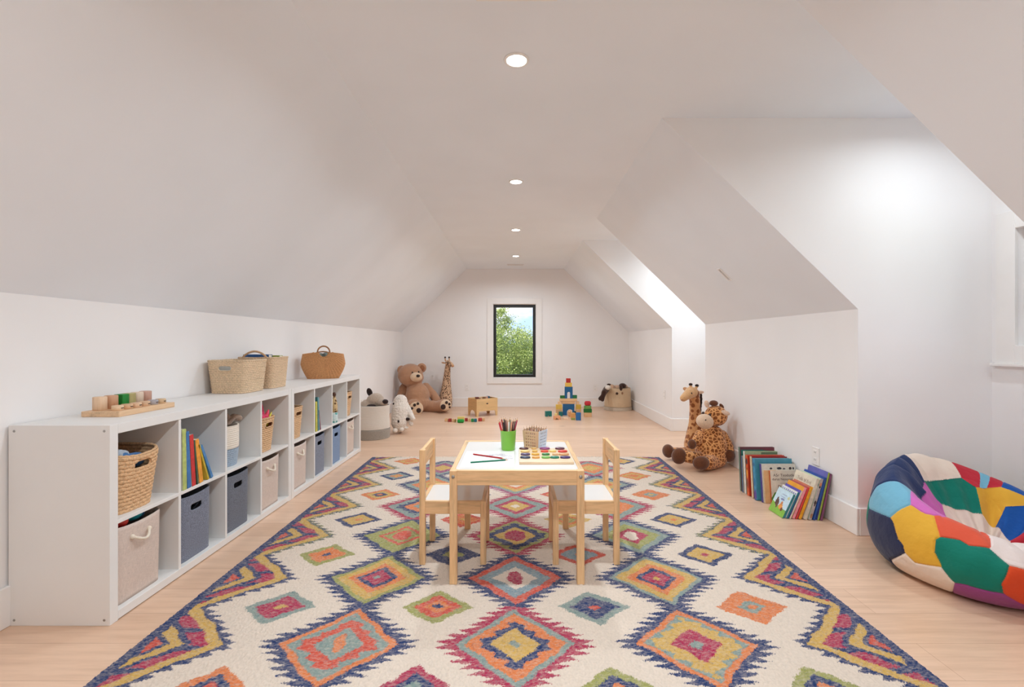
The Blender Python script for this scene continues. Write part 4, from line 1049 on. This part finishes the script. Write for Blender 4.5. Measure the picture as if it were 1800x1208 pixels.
# ------------------------------------------------------------------ loose blocks
NAT = (222, 180, 134); natm = wood(NAT, 'x', 'beech', k=.92)
def paint(col): return wood(NAT, 'x', 'beech', k=.92) if col == NAT else P(col, .45, 'painted_wood', var=.02)
GL = 'row of blocks on the floor in front of the crate'
for (x0, x1, yb, col, cn, h, kd) in [(781.5, 787, 741.3, NAT, 'natural wood block at the left end', .042, 0), (787.6, 793.4, 742.0, (148, 44, 36), 'dark red block, first red from the left', .044, 0), (794.4, 798.8, 742.0, NAT, 'natural wood block between dark red and olive', .042, 0),
      (799.2, 801.6, 742.6, (140, 122, 50), 'narrow olive block', .042, 0), (803.6, 815.4, 743.8, (22, 146, 54), 'big bright green round-cornered block', .048, 1), (804, 816, 739.8, (220, 196, 110), 'pale yellow block behind the big green one', .052, 0), (817, 822, 741.0, (156, 50, 42), 'dark red block, in the middle of the row', .044, 0),
      (822.6, 827, 741.4, NAT, 'natural wood block right of the middle', .042, 0), (828, 832.6, 742.2, (34, 132, 66), 'green block beside the teal one', .044, 0), (833, 838, 742.2, (20, 106, 124), 'teal blue block', .044, 0), (840.5, 847, 741.0, (176, 52, 42), 'red block near the right end', .044, 0), (847.5, 852, 740.6, NAT, 'natural wood block at the right end', .042, 0)]:
    X0, Yv = Fl(x0, yb); X1, _ = Fl(x1, yb); w_ = X1-X0
    d_ = min(.05, max(.03, w_))
    o = MB().box(-w_/2, w_/2, 0, d_, 0, h, .004 if not kd else .012).build('toy_block', paint(col), None, ((X0+X1)/2, Yv, 0)); tag(o, cn + ' of the floor row', 'toy block', GL)
def arch(w, h, d, ow, oh, loc, col, label, group, oc=0, solidtop=True, rz=0):
    pts = [(-w/2, 0), (oc-ow/2, 0), (oc-ow/2, oh-ow/2)] + [(oc-ow/2*math.cos(PI*i/12), oh-ow/2+ow/2*math.sin(PI*i/12)) for i in range(1, 12)] + [(oc+ow/2, oh-ow/2), (oc+ow/2, 0), (w/2, 0), (w/2, h), (-w/2, h)]
    o = MB().prism(pts, 'y', -d/2, d/2).build('arch_block', paint(col), None, loc, (0, 0, rz)); return tag(o, label, 'toy block', group)
def blk(w, h, d, loc, col, label, group, bev=.003, rz=0, rx=0):
    o = MB().box(-w/2, w/2, -d/2, d/2, 0, h, bev).build('toy_block', paint(col), None, loc, (rx, 0, rz)); return tag(o, label, 'toy block', group)
CY = 7.16; s_ = CY/F_PX
def cx_(px): return (px-906)*s_
BLU, GRN, TEA, RED, YEL, OLV, LGR = (16, 92, 140), (16, 112, 66), (14, 118, 112), (176, 40, 30), (222, 184, 84), (150, 152, 62), (100, 150, 72)
GC = 'blocks of the toy castle'
big = cx_(1009.5)-cx_(989.5)
arch(big, .172, .055, .088, .092, (cx_(999.3), CY, 0), BLU, 'wide blue arch block at the foot of the toy castle', GC, oc=.018)
for sx, px0, px1, nm in ((-1, 977, 987.8, 'left'), (1, 1012.2, 1021, 'right')):
    w_ = cx_(px1)-cx_(px0); xc = (cx_(px0)+cx_(px1))/2
    blk(w_, .094, .06, (xc, CY, 0), NAT, 'natural wood block at the %s foot of the toy castle' % nm, GC)
    blk(w_, .068, .06, (xc, CY, .094), YEL if sx < 0 else (214, 176, 70), 'yellow block in the %s wing of the toy castle' % nm, GC)
    blk(w_*.62, .045, .05, (xc + .012*(-sx), CY, .162), (226, 190, 150), 'small pale block topping the %s wing of the toy castle' % nm, GC)
blk(.200, .040, .055, (cx_(999), CY, .172), NAT, 'lower natural wood plank above the wide blue arch', GC)
blk(.262, .042, .058, (cx_(998.8), CY, .212), (226, 186, 140), 'upper natural wood plank under the green blocks', GC)
z_ = .254
blk(.072, .044, .05, (cx_(988.6), CY, z_), (20, 104, 48), 'green block left of the tall blue arch', GC)
blk(.066, .050, .05, (cx_(1010.2), CY, z_), GRN, 'green block right of the tall blue arch', GC)
arch(.118, .176, .05, .046, .100, (cx_(999.5), CY, z_), BLU, 'tall blue arch block high in the toy castle', GC)
blk(.100, .062, .05, (cx_(999.2), CY, z_+.176), YEL, 'yellow block under the red top cube', GC, bev=.004)
blk(.066, .066, .05, (cx_(999), CY, z_+.238), RED, 'red cube at the very top of the toy castle', GC)
GT_ = 'blocks of the small tower'
Yt = 7.0; st = Yt/F_PX; xt = (1033-906)*st
blk(.112, .064, .055, (xt, Yt, 0), NAT, 'natural wood block at the bottom of the small tower', GT_); blk(.118, .054, .055, (xt, Yt, .064), (8, 104, 40), 'dark green block of the small tower', GT_)
blk(.100, .048, .055, (xt, Yt, .118), LGR, 'light green block of the small tower', GT_); blk(.094, .066, .055, (xt, Yt, .166), (190, 34, 48), 'red rounded block on top of the small tower', GT_, bev=.016)
GF = 'loose blocks around the toy castle'
def onfloor(px0, px1, pb): 
    a = Fl(px0, pb); b_ = Fl(px1, pb); return (a[0]+b_[0])/2, a[1], b_[0]-a[0]
x_, y_, w_ = onfloor(958.5, 969.5, 732.5); arch(w_, .078, .05, .024, .02, (x_, y_+.025, 0), TEA, 'teal block lying alone left of the toy castle', GF, rz=.25)
x_, y_, w_ = onfloor(982.5, 989, 732); blk(w_, .066, .05, (x_, y_+.025, 0), (12, 106, 104), 'small teal cube in front of the castle', GF)
x_, y_, w_ = onfloor(1012.8, 1021.2, 739.3); blk(w_, .108, .05, (x_, y_+.025, 0), (20, 96, 156), 'blue upright block in front of the castle, right', GF)
x_, y_, w_ = onfloor(1007.5, 1017, 729.5); blk(w_+.02, .054, .04, (x_, y_+.03, 0), (20, 120, 120), 'flat blue-green block behind the upright blue one', GF)
x_, y_, w_ = onfloor(973, 985.5, 738); arch(w_, .052, .05, w_*.4, .026, (x_, y_+.025, 0), (220, 158, 116), 'natural wood arch lying before the castle, left', GF)
blk(.036, .08, .035, (x_-.01, y_+.075, 0), (226, 206, 130), 'pale yellow pillar beside the natural wood arch', GF)
x_, y_, w_ = onfloor(990, 998, 738); blk(w_, .030, .05, (x_, y_+.03, 0), (230, 200, 170), 'flat pale block before the wide blue arch', GF, rz=.3)
x_, y_, w_ = onfloor(998.5, 1004.5, 733); blk(w_, .090, .045, (x_, y_+.025, 0), (216, 160, 116), 'upright peach block before the wide blue arch', GF, bev=.014)
x_, y_, w_ = onfloor(1003.5, 1011.5, 736.5); blk(w_, .082, .05, (x_, y_+.03, 0), (220, 160, 94), 'orange wood block next to the upright blue one', GF)
x_, y_, w_ = onfloor(1004, 1011, 738.5); blk(w_, .028, .02, (x_, y_+.01, 0), (140, 150, 70), 'low olive block before the orange wood one', GF)
# ------------------------------------------------------------------ far right basket with cow toy
RX_, RY_ = 1.70, 7.80
q = MB(); 
o = rope_basket((RX_-.015, RY_-.02, 0), .215, .36, 'beige fabric basket with cow toy in the far right corner', (204, 178, 146), (190, 176, 158), .16, row=.02, profile=lambda t: 1.04-.10*t + (.02 if t < .16 else 0), name='fabric_basket', amp=.0006)
C0 = Vector((RX_-.08, RY_-.05, .34))
def rc(x, y, Y): return tuple(Vector(W(x, y, Y)) - C0)
m_cow = plush((196, 160, 132), 'tan_cow_plush'); m_cowd = plush((58, 36, 28), 'dark_cow_plush')
q = MB().ell(rc(1083, 683, 7.78), (.13, .10, .055)).ell(rc(1075, 682, 7.70), (.06, .06, .06)).ell(rc(1095, 680, 7.8), (.08, .08, .05))
cow = fuse(q.build('plush_cow', m_cow, None, tuple(C0)), .009, 4); tag(cow, 'brown and cream plush cow spilling out of the corner basket', 'plush toy')
MB().ell(rc(1068.5, 681.5, 7.58), (.048, .045, .038)).build('muzzle', m_wht, cow)
fuse(MB().limb([rc(1066, 684, 7.68), rc(1062, 690, 7.58), rc(1060, 696, 7.55), rc(1055, 701, 7.53)], [.05, .045, .036, .032]).limb([rc(1060, 696, 7.55), rc(1059, 703, 7.54)], [.036, .03]).build('leg', m_cowd, cow), .008, 3)
MB().ell(rc(1094.5, 678, 7.66), (.058, .06, .04)).ell(rc(1091.5, 682, 7.585), (.026, .03, .05)).build('dark_patch', m_cowd, cow)
MB().ell(rc(1070.5, 676.5, 7.70), (.035, .03, .02)).build('ear', m_cowd, cow)
MB().ell(rc(1084.5, 692, 7.555), (.022, .010, .020)).build('button_spot', m_cowd, o and cow)
MB().ell(rc(1094, 691.5, 7.565), (.016, .010, .020)).build('button_spot', plush((150, 110, 80), 'tan_spot'), cow)
# ------------------------------------------------------------------ books leaning against the right wall
GB1 = 'picture books standing against the right wall'
def wall_book(px, pb, w, h, t, tilt, col, scol, label, art=None):
    X, Yn = Fl(px, pb); a = math.radians(-tilt); w = min(w, WR-.018-X) if w > .1 else w
    M = Matrix.Translation((X, Yn+t, 0)) @ Matrix.Rotation(a, 4, 'X') @ Matrix.Translation((0, -t, 0))
    return book(w, h, t, col, scol, M, label, GB1, art)
def art_maroon(o, w, h, t): patchy(o, w, h, 0, [(rect(.03, 1, .0, .94), (38, 112, 106)), ([(.55, .985), (.7, .93), (1, .90), (1, .985)], (122, 52, 66))])
def art_mint(o, w, h, t): patchy(o, w, h, 0, [(rect(.02, 1, .0, .95), (190, 206, 166))])
def art_darkgreen(o, w, h, t): patchy(o, w, h, 0, [(rect(.02, .99, .02, .98), (158, 178, 142)), (rect(.5, .99, .93, .98), (96, 120, 92))])
def spine_art(o, h, t, items):       # printed figures along the spine
    q = MB(); mats = []
    for i, (fz, rx, rz, col) in enumerate(items):
        q.prism([(t/2 + t*rx*(x-.5)*2, h*fz + h*rz*(y-.5)*2) for x, y in blob(.5, .5, .5, .5, 12, i)], 'x', -.0015, -.0009, i); mats.append(P(col, .4, 'printed_ink', var=.04, scale=60))
    q.build('spine_picture', mats, o)
def art_blue(o, w, h, t): spine_art(o, h, t, [(.12, .48, .12, (92, 70, 150)), (.42, .3, .10, (30, 110, 160)), (.85, .3, .05, (40, 100, 140))])
def art_orange(o, w, h, t): spine_art(o, h, t, [(.84, .42, .08, (52, 40, 60)), (.55, .35, .12, (226, 150, 56)), (.30, .4, .12, (130, 50, 36)), (.66, .2, .03, (120, 40, 34))]); patchy(o, w, h, 0, [(blob(.25, .80, .16, .10), (60, 44, 70)), (blob(.3, .4, .2, .3), (228, 150, 60))])
def art_cars(o, w, h, t):
    patchy(o, w, h, 0, [(rect(.03, .98, .66, .99), (214, 210, 198)), (blob(.28, .885, .04, .025), (44, 44, 56)), (blob(.52, .89, .07, .03), (40, 44, 58)), (blob(.66, .88, .04, .02), (70, 70, 80)), (blob(.84, .89, .04, .035), (60, 44, 46)), (blob(.93, .89, .025, .03), (44, 44, 56))])
def art_dino(o, w, h, t):
    patchy(o, w, h, 0, [(blob(.26, .14, .26, .20, 18, 1, .2), (96, 142, 60)), (blob(.40, .33, .10, .06, 14), (84, 130, 54)), (rect(.34, .68, .615, .622), (110, 90, 80))])
    lettering(o, 'A5r Tsodotfed', w*.52, h*.86, .026, -.0004, (96, 70, 60)); lettering(o, 'durut Nosononers', w*.52, h*.74, .023, -.0004, (96, 70, 60)); lettering(o, 'Do', w*.36, h*.50, .032, -.0004, (110, 60, 56))
# from the rear (touching the wall corner side) to the front
wall_book(1303.5, 864, .255, .318, .022, 5, (104, 56, 66), (86, 110, 96), 'tallest dark teal and maroon book, rear of the left group', art_maroon)
wall_book(1307, 866.5, .25, .262, .016, 5, (206, 190, 180), (70, 100, 130), 'slim blue spined book just before the tallest book', None)
wall_book(1312, 869, .238, .302, .022, 5, (150, 168, 132), (218, 216, 208), 'pale green book with white spine in the left group', art_darkgreen)
wall_book(1317.5, 873, .262, .284, .030, 6, (196, 60, 40), (206, 84, 40), 'fiery orange red spined book in the left group', art_orange)
wall_book(1325, 877, .250, .286, .026, 6, (146, 34, 40), (206, 186, 150), 'dark red book with cream striped spine in the left group', None)
wall_book(1331, 881, .262, .282, .034, 7, (70, 142, 164), (52, 140, 178), 'blue teal book with bright blue spine, widest in the left group', art_blue)
wall_book(1342, 884.5, .235, .256, .022, 7, (204, 202, 192), (80, 70, 140), 'white cover book with a row of small dark figures', art_cars)
wall_book(1346, 885.5, .085, .218, .016, 7, (216, 170, 120), (214, 186, 150), 'narrow beige orange book in the left group', None)
wall_book(1357, 886.5, .196, .218, .020, 7, (224, 212, 196), (196, 96, 52), 'cream book with brown lettering and green dinosaur shape', art_dino)
GB2 = 'smaller books leaning on the right wall below the outlet'
def lean_book(X, Ynear, w, h, t, tilt, col, scol, label, art=None):
    M = Matrix.Translation((X, Ynear, 0)) @ Matrix.Rotation(math.radians(tilt), 4, 'Y') @ Matrix.Rotation(PI/2, 4, 'Z')
    return book(w, h, t, col, scol, M, label, GB2, art)
def mir(p): return [(1-x, y) for x, y in p]
def art_farm(o, w, h, t):
    patchy(o, w, h, t, [(mir(rect(0, 1, .30, .99)), (196, 220, 232)), (mir([(0, 0), (1, 0), (1, .22), (.6, .30), (0, .42)]), (134, 184, 66)), (mir(blob(.30, .42, .12, .13, 16, 0, .2)), (86, 60, 52)), (mir(blob(.26, .55, .05, .09)), (96, 66, 56)), (mir(blob(.36, .33, .05, .12)), (110, 76, 60)),
      (mir(blob(.60, .34, .13, .10, 16, 2, .2)), (226, 150, 70)), (mir(blob(.60, .48, .06, .07)), (200, 130, 84)), (mir(blob(.72, .26, .06, .07)), (120, 70, 50)), (mir(rect(.40, .70, .80, .815)), (120, 130, 170)), (mir(rect(.36, .66, .70, .715)), (120, 130, 170)), (mir(blob(.55, .62, .12, .04)), (130, 140, 180)), (mir(blob(.86, .76, .06, .06)), (206, 206, 150))])
def art_letters(o, w, h, t):
    patchy(o, w, h, t, [(mir(rect(.06+.12*i, .11+.12*i, .88, .93)), (96, 110, 186)) for i in range(8)])
def art_teila(o, w, h, t):
    lettering(o, 'Teila bf Erd', w*.5, h*.84, .030, t+.0004, (150, 120, 104), True)
def art_owl(o, w, h, t): spine_art(o, h, t, [(.86, .4, .05, (204, 130, 96)), (.80, .3, .03, (60, 46, 48)), (.42, .42, .05, (58, 46, 46)), (.36, .2, .03, (50, 42, 44)), (.10, .4, .06, (160, 116, 84))]); patchy(o, w, h, t, [(mir(rect(0, .99, .86, .99)), (190, 210, 176)), (mir(rect(0, .99, .80, .87)), (66, 130, 90))])
def art_purple(o, w, h, t): patchy(o, w, h, t, [(mir(rect(.10+.13*i, .17+.13*i, .80+.02*(i % 2), .88)), (128, 60, 120)) for i in range(6)])
LB = [   # (placeholder, near end, width, height, thickness, tilt, ...) front to back; places follow from how they lean on each other

    (1.674, 2.930, .160, .165, .006, 31, (120, 170, 90), (60, 130, 130), 'small front book with cartoon animals on green grass', art_farm),
    (1.686, 2.932, .160, .158, .010, 31, (70, 150, 160), (60, 140, 150), 'thin teal book right behind the small animal book', None),
    (1.700, 2.925, .165, .176, .013, 30, (228, 224, 222), (40, 116, 134), 'white book with small blue letters and a teal spine', art_letters),
    (1.716, 2.920, .165, .186, .012, 28, (88, 76, 164), (220, 200, 180), 'violet book with a cream page edge in the right group', None),
    (1.736, 2.920, .170, .205, .018, 26, (232, 160, 46), (240, 150, 160), 'orange book with a pink spine in the right group', None),
    (1.750, 2.916, .170, .210, .011, 25, (180, 80, 80), (214, 64, 60), 'red spined book between the pink and amber ones', None),
    (1.772, 2.912, .172, .212, .020, 24, (206, 120, 90), (226, 158, 32), 'amber yellow spined book in the right group', None),
    (1.800, 2.905, .215, .262, .022, 22, (222, 212, 190), (206, 196, 180), 'cream book with thin brown handwriting in the right group', art_teila),
    (1.824, 2.900, .200, .262, .020, 20, (196, 206, 186), (176, 166, 164), 'grey spined book with small animal drawings and green band', art_owl),
    (1.842, 2.898, .200, .27, .016, 18, (40, 80, 160), (24, 74, 148), 'dark blue spined book in the right group', None),
    (1.856, 2.895, .195, .300, .012, 16, (104, 104, 178), (150, 170, 60), 'tall violet blue book with green yellow spine by the wall', art_purple),
    (1.870, 2.892, .190, .292, .013, 14.5, (130, 96, 90), (126, 66, 104), 'brown and plum book touching the wall, rear of the right group', None)]
tl_ = [25.5, 25, 24.3, 23.3, 22, 21.3, 20.3, 17.8, 16.5, 15, 13, 11.8]
LB = [list(a) for a in LB]; nxt = None
for a_ in LB: a_[4] *= .85
for i_ in range(len(LB)-1, -1, -1):
    a_ = math.radians(tl_[i_]); LB[i_][5] = tl_[i_]; h_ = LB[i_][3]; zt = h_*math.cos(a_)
    if nxt is None: X_ = WR - .003 - h_*math.sin(a_)
    else:
        Xn, tn, an, hn = nxt; z_ = min(zt, hn*math.cos(an))
        X_ = min((Xn - tn*math.cos(an)) + (z_ - tn*math.sin(an))*math.tan(an) - z_*math.tan(a_), Xn - tn*math.cos(an) - tn*math.sin(an)*math.tan(an)) - .001
    LB[i_][0] = X_; nxt = (X_, LB[i_][4], a_, h_)
for args in LB: lean_book(*args)

# ------------------------------------------------------------------ patchwork bean bag
def beanbag():
    cx, cy, RX, RY = 2.197, 2.212, .455, .420
    nu, nv = 960, 440
    prof = np.array([(0, 0), (.45, 0), (.72, .004), (.86, .03), (.955, .085), (1.0, .155), (.985, .235), (.91, .30), (.78, .335), (.64, .325), (.52, .275), (.38, .215), (.2, .18), (.0, .17)])
    t = np.linspace(0, 1, len(prof)); tt = np.linspace(0, 1, nv)
    def cr(vals, x):
        x = x*(len(vals)-1); i = np.clip(np.floor(x).astype(int), 0, len(vals)-2); f = x-i
        g = lambda k: vals[np.clip(k, 0, len(vals)-1)]
        p0, p1, p2, p3 = g(i-1), g(i), g(i+1), g(i+2)
        return .5*((2*p1)+(-p0+p2)*f+(2*p0-5*p1+4*p2-p3)*f**2+(-p0+3*p1-3*p2+p3)*f**3)
    r = np.clip(cr(prof[:, 0], tt), 0, None); z = np.clip(cr(prof[:, 1], tt), 0, None)
    th = np.linspace(0, 2*PI, nu+1)[:-1]
    R_, T2 = np.meshgrid(r, th, indexing='ij'); Z_, _ = np.meshgrid(z, th, indexing='ij'); V_, _ = np.meshgrid(tt, th, indexing='ij')
    bk = (np.cos(T2 - math.radians(110))*.5+.5)**1.5
    up = np.clip((V_ - .33)/.25, 0, 1)
    hi = np.clip((V_-.32)/.2, 0, 1); Z_ = Z_*(1 + hi*(-.28 + .74*bk*np.clip((1.02-V_)/.4, 0, 1)))
    Z_ += np.clip((V_-.55)/.1, 0, 1)*np.clip((1.0-V_)/.1, 0, 1)*.016*np.abs(np.sin(6*T2 + 9*V_ + 2*np.sin(3*T2)))**.5*(R_ > .12)
    Rr = R_*(1 + .03*np.sin(2*T2+.6) + .015*np.sin(5*T2))
    dent = np.clip((V_-.66)/.12, 0, 1)
    fold = np.sin(9*T2 + 3*np.sin(2*T2) + 2.0*V_)*.5 + np.sin(17*T2+1.3+4*V_)*.3
    Z_ += dent*np.clip((1.0-V_)/.12, 0, 1)*.042*fold*(.5+R_)
    outer = np.clip((V_-.28)/.1, 0, 1)*np.clip((.68-V_)/.1, 0, 1)
    Rr += outer*.012*np.sin(13*T2+5*np.sin(3*T2))*np.sin(V_*20)
    X = cx + RX*Rr*np.cos(T2); Y = cy + RY*Rr*np.sin(T2)
    X += dent*.03*np.cos(math.radians(75)); 
    co = np.stack([X, Y, Z_], -1)
    pal = {'nv': (36, 52, 92), 'gr': (10, 118, 100), 'cr': (226, 208, 192), 'rd': (186, 44, 58), 'lb': (116, 176, 200), 'bl': (22, 82, 158), 'ye': (220, 168, 56), 'pk': (206, 108, 182), 'co': (218, 88, 62), 'wh': (228, 214, 208), 'or': (214, 74, 34), 'pu': (148, 70, 130), 'dn': (40, 46, 76)}
    seeds = [(1598, 838, 'nv'), (1672, 856, 'gr'), (1700, 876, 'gr'), (1655, 820, 'cr'), (1712, 822, 'rd'), (1752, 832, 'rd'), (1742, 808, 'lb'), (1789, 832, 'bl'), (1768, 868, 'ye'), (1740, 885, 'ye'), (1788, 903, 'bl'), (1632, 884, 'pk'), (1655, 896, 'pk'), (1704, 908, 'cr'),
             (1566, 880, 'lb'), (1594, 905, 'ye'), (1592, 930, 'ye'), (1612, 952, 'ye'), (1612, 976, 'ye'), (1622, 922, 'ye'), (1664, 922, 'co'), (1706, 931, 'co'), (1668, 968, 'gr'), (1715, 988, 'gr'), (1742, 1000, 'gr'), (1690, 1004, 'gr'), (1722, 1020, 'gr'), (1775, 952, 'wh'), (1786, 975, 'wh'), (1552, 940, 'dn'), (1562, 965, 'dn'), (1588, 996, 'cr'), (1628, 1014, 'cr'), (1785, 1018, 'or'), (1722, 1054, 'pu')]
    P_ = co.reshape(-1, 3); scx = 906 + F_PX*P_[:, 0]/P_[:, 1]; scy = 604 - F_PX*(P_[:, 2]-CAM_H)/P_[:, 1]
    S = []; SCol = []
    for px, py, cname in seeds:          # where each patch centre lies on the cushion's surface
        d = np.hypot(scx-px, scy-py); cand = d < 5
        if cand.any():
            k = np.where(cand)[0]; k = k[np.argmin(P_[k, 1])]
        else: k = np.argmin(d)
        S.append(P_[k]); SCol.append(pal[cname])
    for a_, rr_, zz, cname in [(20, 1, .2, 'gr'), (50, .95, .3, 'ye'), (85, 1, .25, 'nv'), (115, 1, .2, 'or'), (0, .9, .3, 'pk'), (-20, 1, .18, 'bl'), (-10, .5, .27, 'rd'), (30, .6, .38, 'wh'), (140, 1, .12, 'gr'), (165, 1, .08, 'dn'), (-40, .95, .1, 'ye')]:
        S.append(np.array([cx + RX*rr_*math.cos(math.radians(a_)), cy+RY*rr_*math.sin(math.radians(a_)), zz])); SCol.append(pal[cname])
    S = np.array(S); D = np.stack([np.linalg.norm(P_-s, axis=1) for s in S]); best = D.argmin(0)
    Ds = np.sort(D, axis=0)
    colr = np.array([lin(c)[:3] for c in SCol])[best]
    uniq = np.array([list(pal.values()).index(c) for c in SCol])
    # stitched seams sink a little where two different patches meet
    order = np.argsort(D, axis=0)[:2]; diff = uniq[order[0]] != uniq[order[1]]
    g = np.exp(-((Ds[1]-Ds[0])/.007)**2)*diff
    C0 = np.array([cx, cy, .15]); nrm = P_ - C0; nrm /= np.linalg.norm(nrm, axis=1)[:, None]
    P2 = P_ - nrm*(g*.005)[:, None]
    a = (np.arange(nv-1)[:, None]*nu + np.arange(nu)[None, :]).reshape(-1); b_ = (np.arange(nv-1)[:, None]*nu + (np.arange(nu)[None, :]+1) % nu).reshape(-1)
    F = np.stack([a, b_, b_+nu, a+nu], -1).astype(np.int32); nq = len(F)
    P2[:, 2] = np.clip(P2[:, 2], 0.0005, None)
    me = bpy.data.meshes.new('bean_bag'); me.vertices.add(len(P2)); me.vertices.foreach_set('co', P2.astype(np.float32).ravel())
    me.loops.add(nq*4); me.loops.foreach_set('vertex_index', F.ravel()); me.polygons.add(nq); me.polygons.foreach_set('loop_start', np.arange(nq, dtype=np.int32)*4)
    me.update(calc_edges=True); me.polygons.foreach_set('use_smooth', np.ones(nq, bool))
    at = me.attributes.new('patch_colour', 'FLOAT_COLOR', 'POINT'); at.data.foreach_set('color', np.concatenate([colr, np.ones((len(P2), 1))], 1).astype(np.float32).ravel())
    m, n, b = nodes('patchwork_cotton'); an = n.nodes.new('ShaderNodeAttribute'); an.attribute_name = 'patch_colour'; n.links.new(an.outputs['Color'], b.inputs['Base Color'])
    b.inputs['Roughness'].default_value = .8; b.inputs['Sheen Weight'].default_value = .15; b.inputs['Specular IOR Level'].default_value = .2
    v = coords(n); bump(n, b, noise(n, v, 9, 4, .5), .5, .03)
    me.materials.append(m); o = bpy.data.objects.new('bean_bag', me); C.objects.link(o)
    tag(o, 'large patchwork bean bag in bright colours inside the nearer dormer', 'bean bag')
beanbag()

# ------------------------------------------------------------------ outside the far window
m_lawn, n, b = nodes('lawn'); n.links.new(ramp(n, noise(n, coords(n), 3, 5), [(0.3, (58, 84, 36)), (0.7, (108, 132, 62))]), b.inputs['Base Color']); b.inputs['Roughness'].default_value = 1
MBg = MB().box(-60, 60, -60, 80, -3.4, -3.2); struct(MBg, 'ground', m_lawn)
def leafm(c1, c2, key):
    m, n, b = nodes(key); f = noise(n, coords(n), 9, 3, .7); c = ramp(n, f, [(0.35, c1), (0.65, c2)]); n.links.new(c, b.inputs['Base Color'])
    b.inputs['Roughness'].default_value = .45
    tl = n.nodes.new('ShaderNodeBsdfTranslucent'); n.links.new(c, tl.inputs['Color']); ms = n.nodes.new('ShaderNodeMixShader'); ms.inputs[0].default_value = .30
    n.links.new(b.outputs[0], ms.inputs[1]); n.links.new(tl.outputs[0], ms.inputs[2]); n.links.new(ms.outputs[0], n.nodes['Material Output'].inputs[0]); return m
def tree(loc, blobs, nleaf, size, mat, label, seed):
    r = root('leafy_tree', loc, 0, label, 'tree', 'trees outside the window'); rng = np.random.default_rng(seed)
    bark = P((92, 74, 58), .9, 'bark', var=.2, scale=20); q = MB()
    top = np.array(blobs[0][:3]); q.tube([(0, 0, 0), (.05, .03, top[2]*.4), tuple(top*.8)], [.16, .12, .05], 10)
    for bl_ in blobs: q.tube([(.05, .03, top[2]*.4), ((bl_[0]+.05)/2, (bl_[1])/2, bl_[2]*.62), bl_[:3]], [.07, .05, .012], 7)
    q.build('trunk', bark, r)
    V = []; tot = sum(b_[3]**2 for b_ in blobs)
    for b_ in blobs:
        k = int(nleaf*b_[3]**2/tot); d = rng.normal(size=(k, 3)); d /= np.linalg.norm(d, axis=1)[:, None]
        rad = b_[3]*(.55+.5*rng.random(k)**.7)
        # leaves gather in sprays
        cen = d*rad[:, None]; ns = max(6, k//170); sp = cen[rng.integers(0, k, ns)]; pick = rng.integers(0, ns, k); cen = sp[pick] + rng.normal(size=(k, 3))*b_[3]*.12
        V.append(cen*np.array([1, 1, .85]) + np.array(b_[:3]))
    V = np.concatenate(V); k = len(V)
    a = rng.normal(size=(k, 3)); a[:, 2] = a[:, 2]*.6 - .25; a /= np.linalg.norm(a, axis=1)[:, None]; u = rng.normal(size=(k, 3)); w = np.cross(a, u); w /= np.linalg.norm(w, axis=1)[:, None]
    s = size*(.6+.8*rng.random(k))[:, None]; nn = np.cross(a, w)
    pts = np.stack([V, V + a*s*.5 + w*s*.28 + nn*s*.06, V + a*s, V + a*s*.5 - w*s*.28 + nn*s*.06], 1).reshape(-1, 3)
    F = (np.arange(k)[:, None]*4)
    F3 = np.concatenate([F + np.array([0, 1, 2]), F + np.array([0, 2, 3])], 0).astype(np.int32); nq = len(F3)
    me = bpy.data.meshes.new('foliage'); me.vertices.add(len(pts)); me.vertices.foreach_set('co', pts.astype(np.float32).ravel()); me.loops.add(nq*3); me.loops.foreach_set('vertex_index', F3.ravel())
    me.polygons.add(nq); me.polygons.foreach_set('loop_start', np.arange(nq, dtype=np.int32)*3); me.update(calc_edges=True); me.materials.append(mat)
    f = bpy.data.objects.new('foliage', me); C.objects.link(f); f.parent = r
lm1 = leafm((96, 122, 52), (196, 206, 130), 'sunny_leaves'); lm2 = leafm((52, 82, 58), (116, 142, 104), 'deep_green_leaves')
tree((-.9, 15.2, -3.2), [(.3, 0, 4.1, 1.25), (-.4, .2, 5.3, .85), (.15, .3, 5.0, .6), (1.0, .2, 4.0, .9), (-.9, 0, 3.6, 1.1), (.4, -.2, 2.6, 1.1)], 60000, .05, lm1, 'bright yellow-green leafy tree outside the window, left', 4)
tree((1.5, 16.8, -3.2), [(-.2, 0, 3.7, 1.3), (-1.2, .2, 2.7, 1.2), (.3, .1, 4.1, .9), (.2, 0, 2.6, 1.3)], 40000, .05, lm2, 'darker green leafy tree outside the window, right', 9)
tree((-.3, 19.5, -3.2), [(0, 0, 3.2, 1.7), (-1.6, 0, 3.9, 1.5), (1.7, 0, 3.1, 1.5)], 60000, .07, lm2, 'green tree seen low behind the other two outside the window', 14)
bpy.context.view_layer.update()
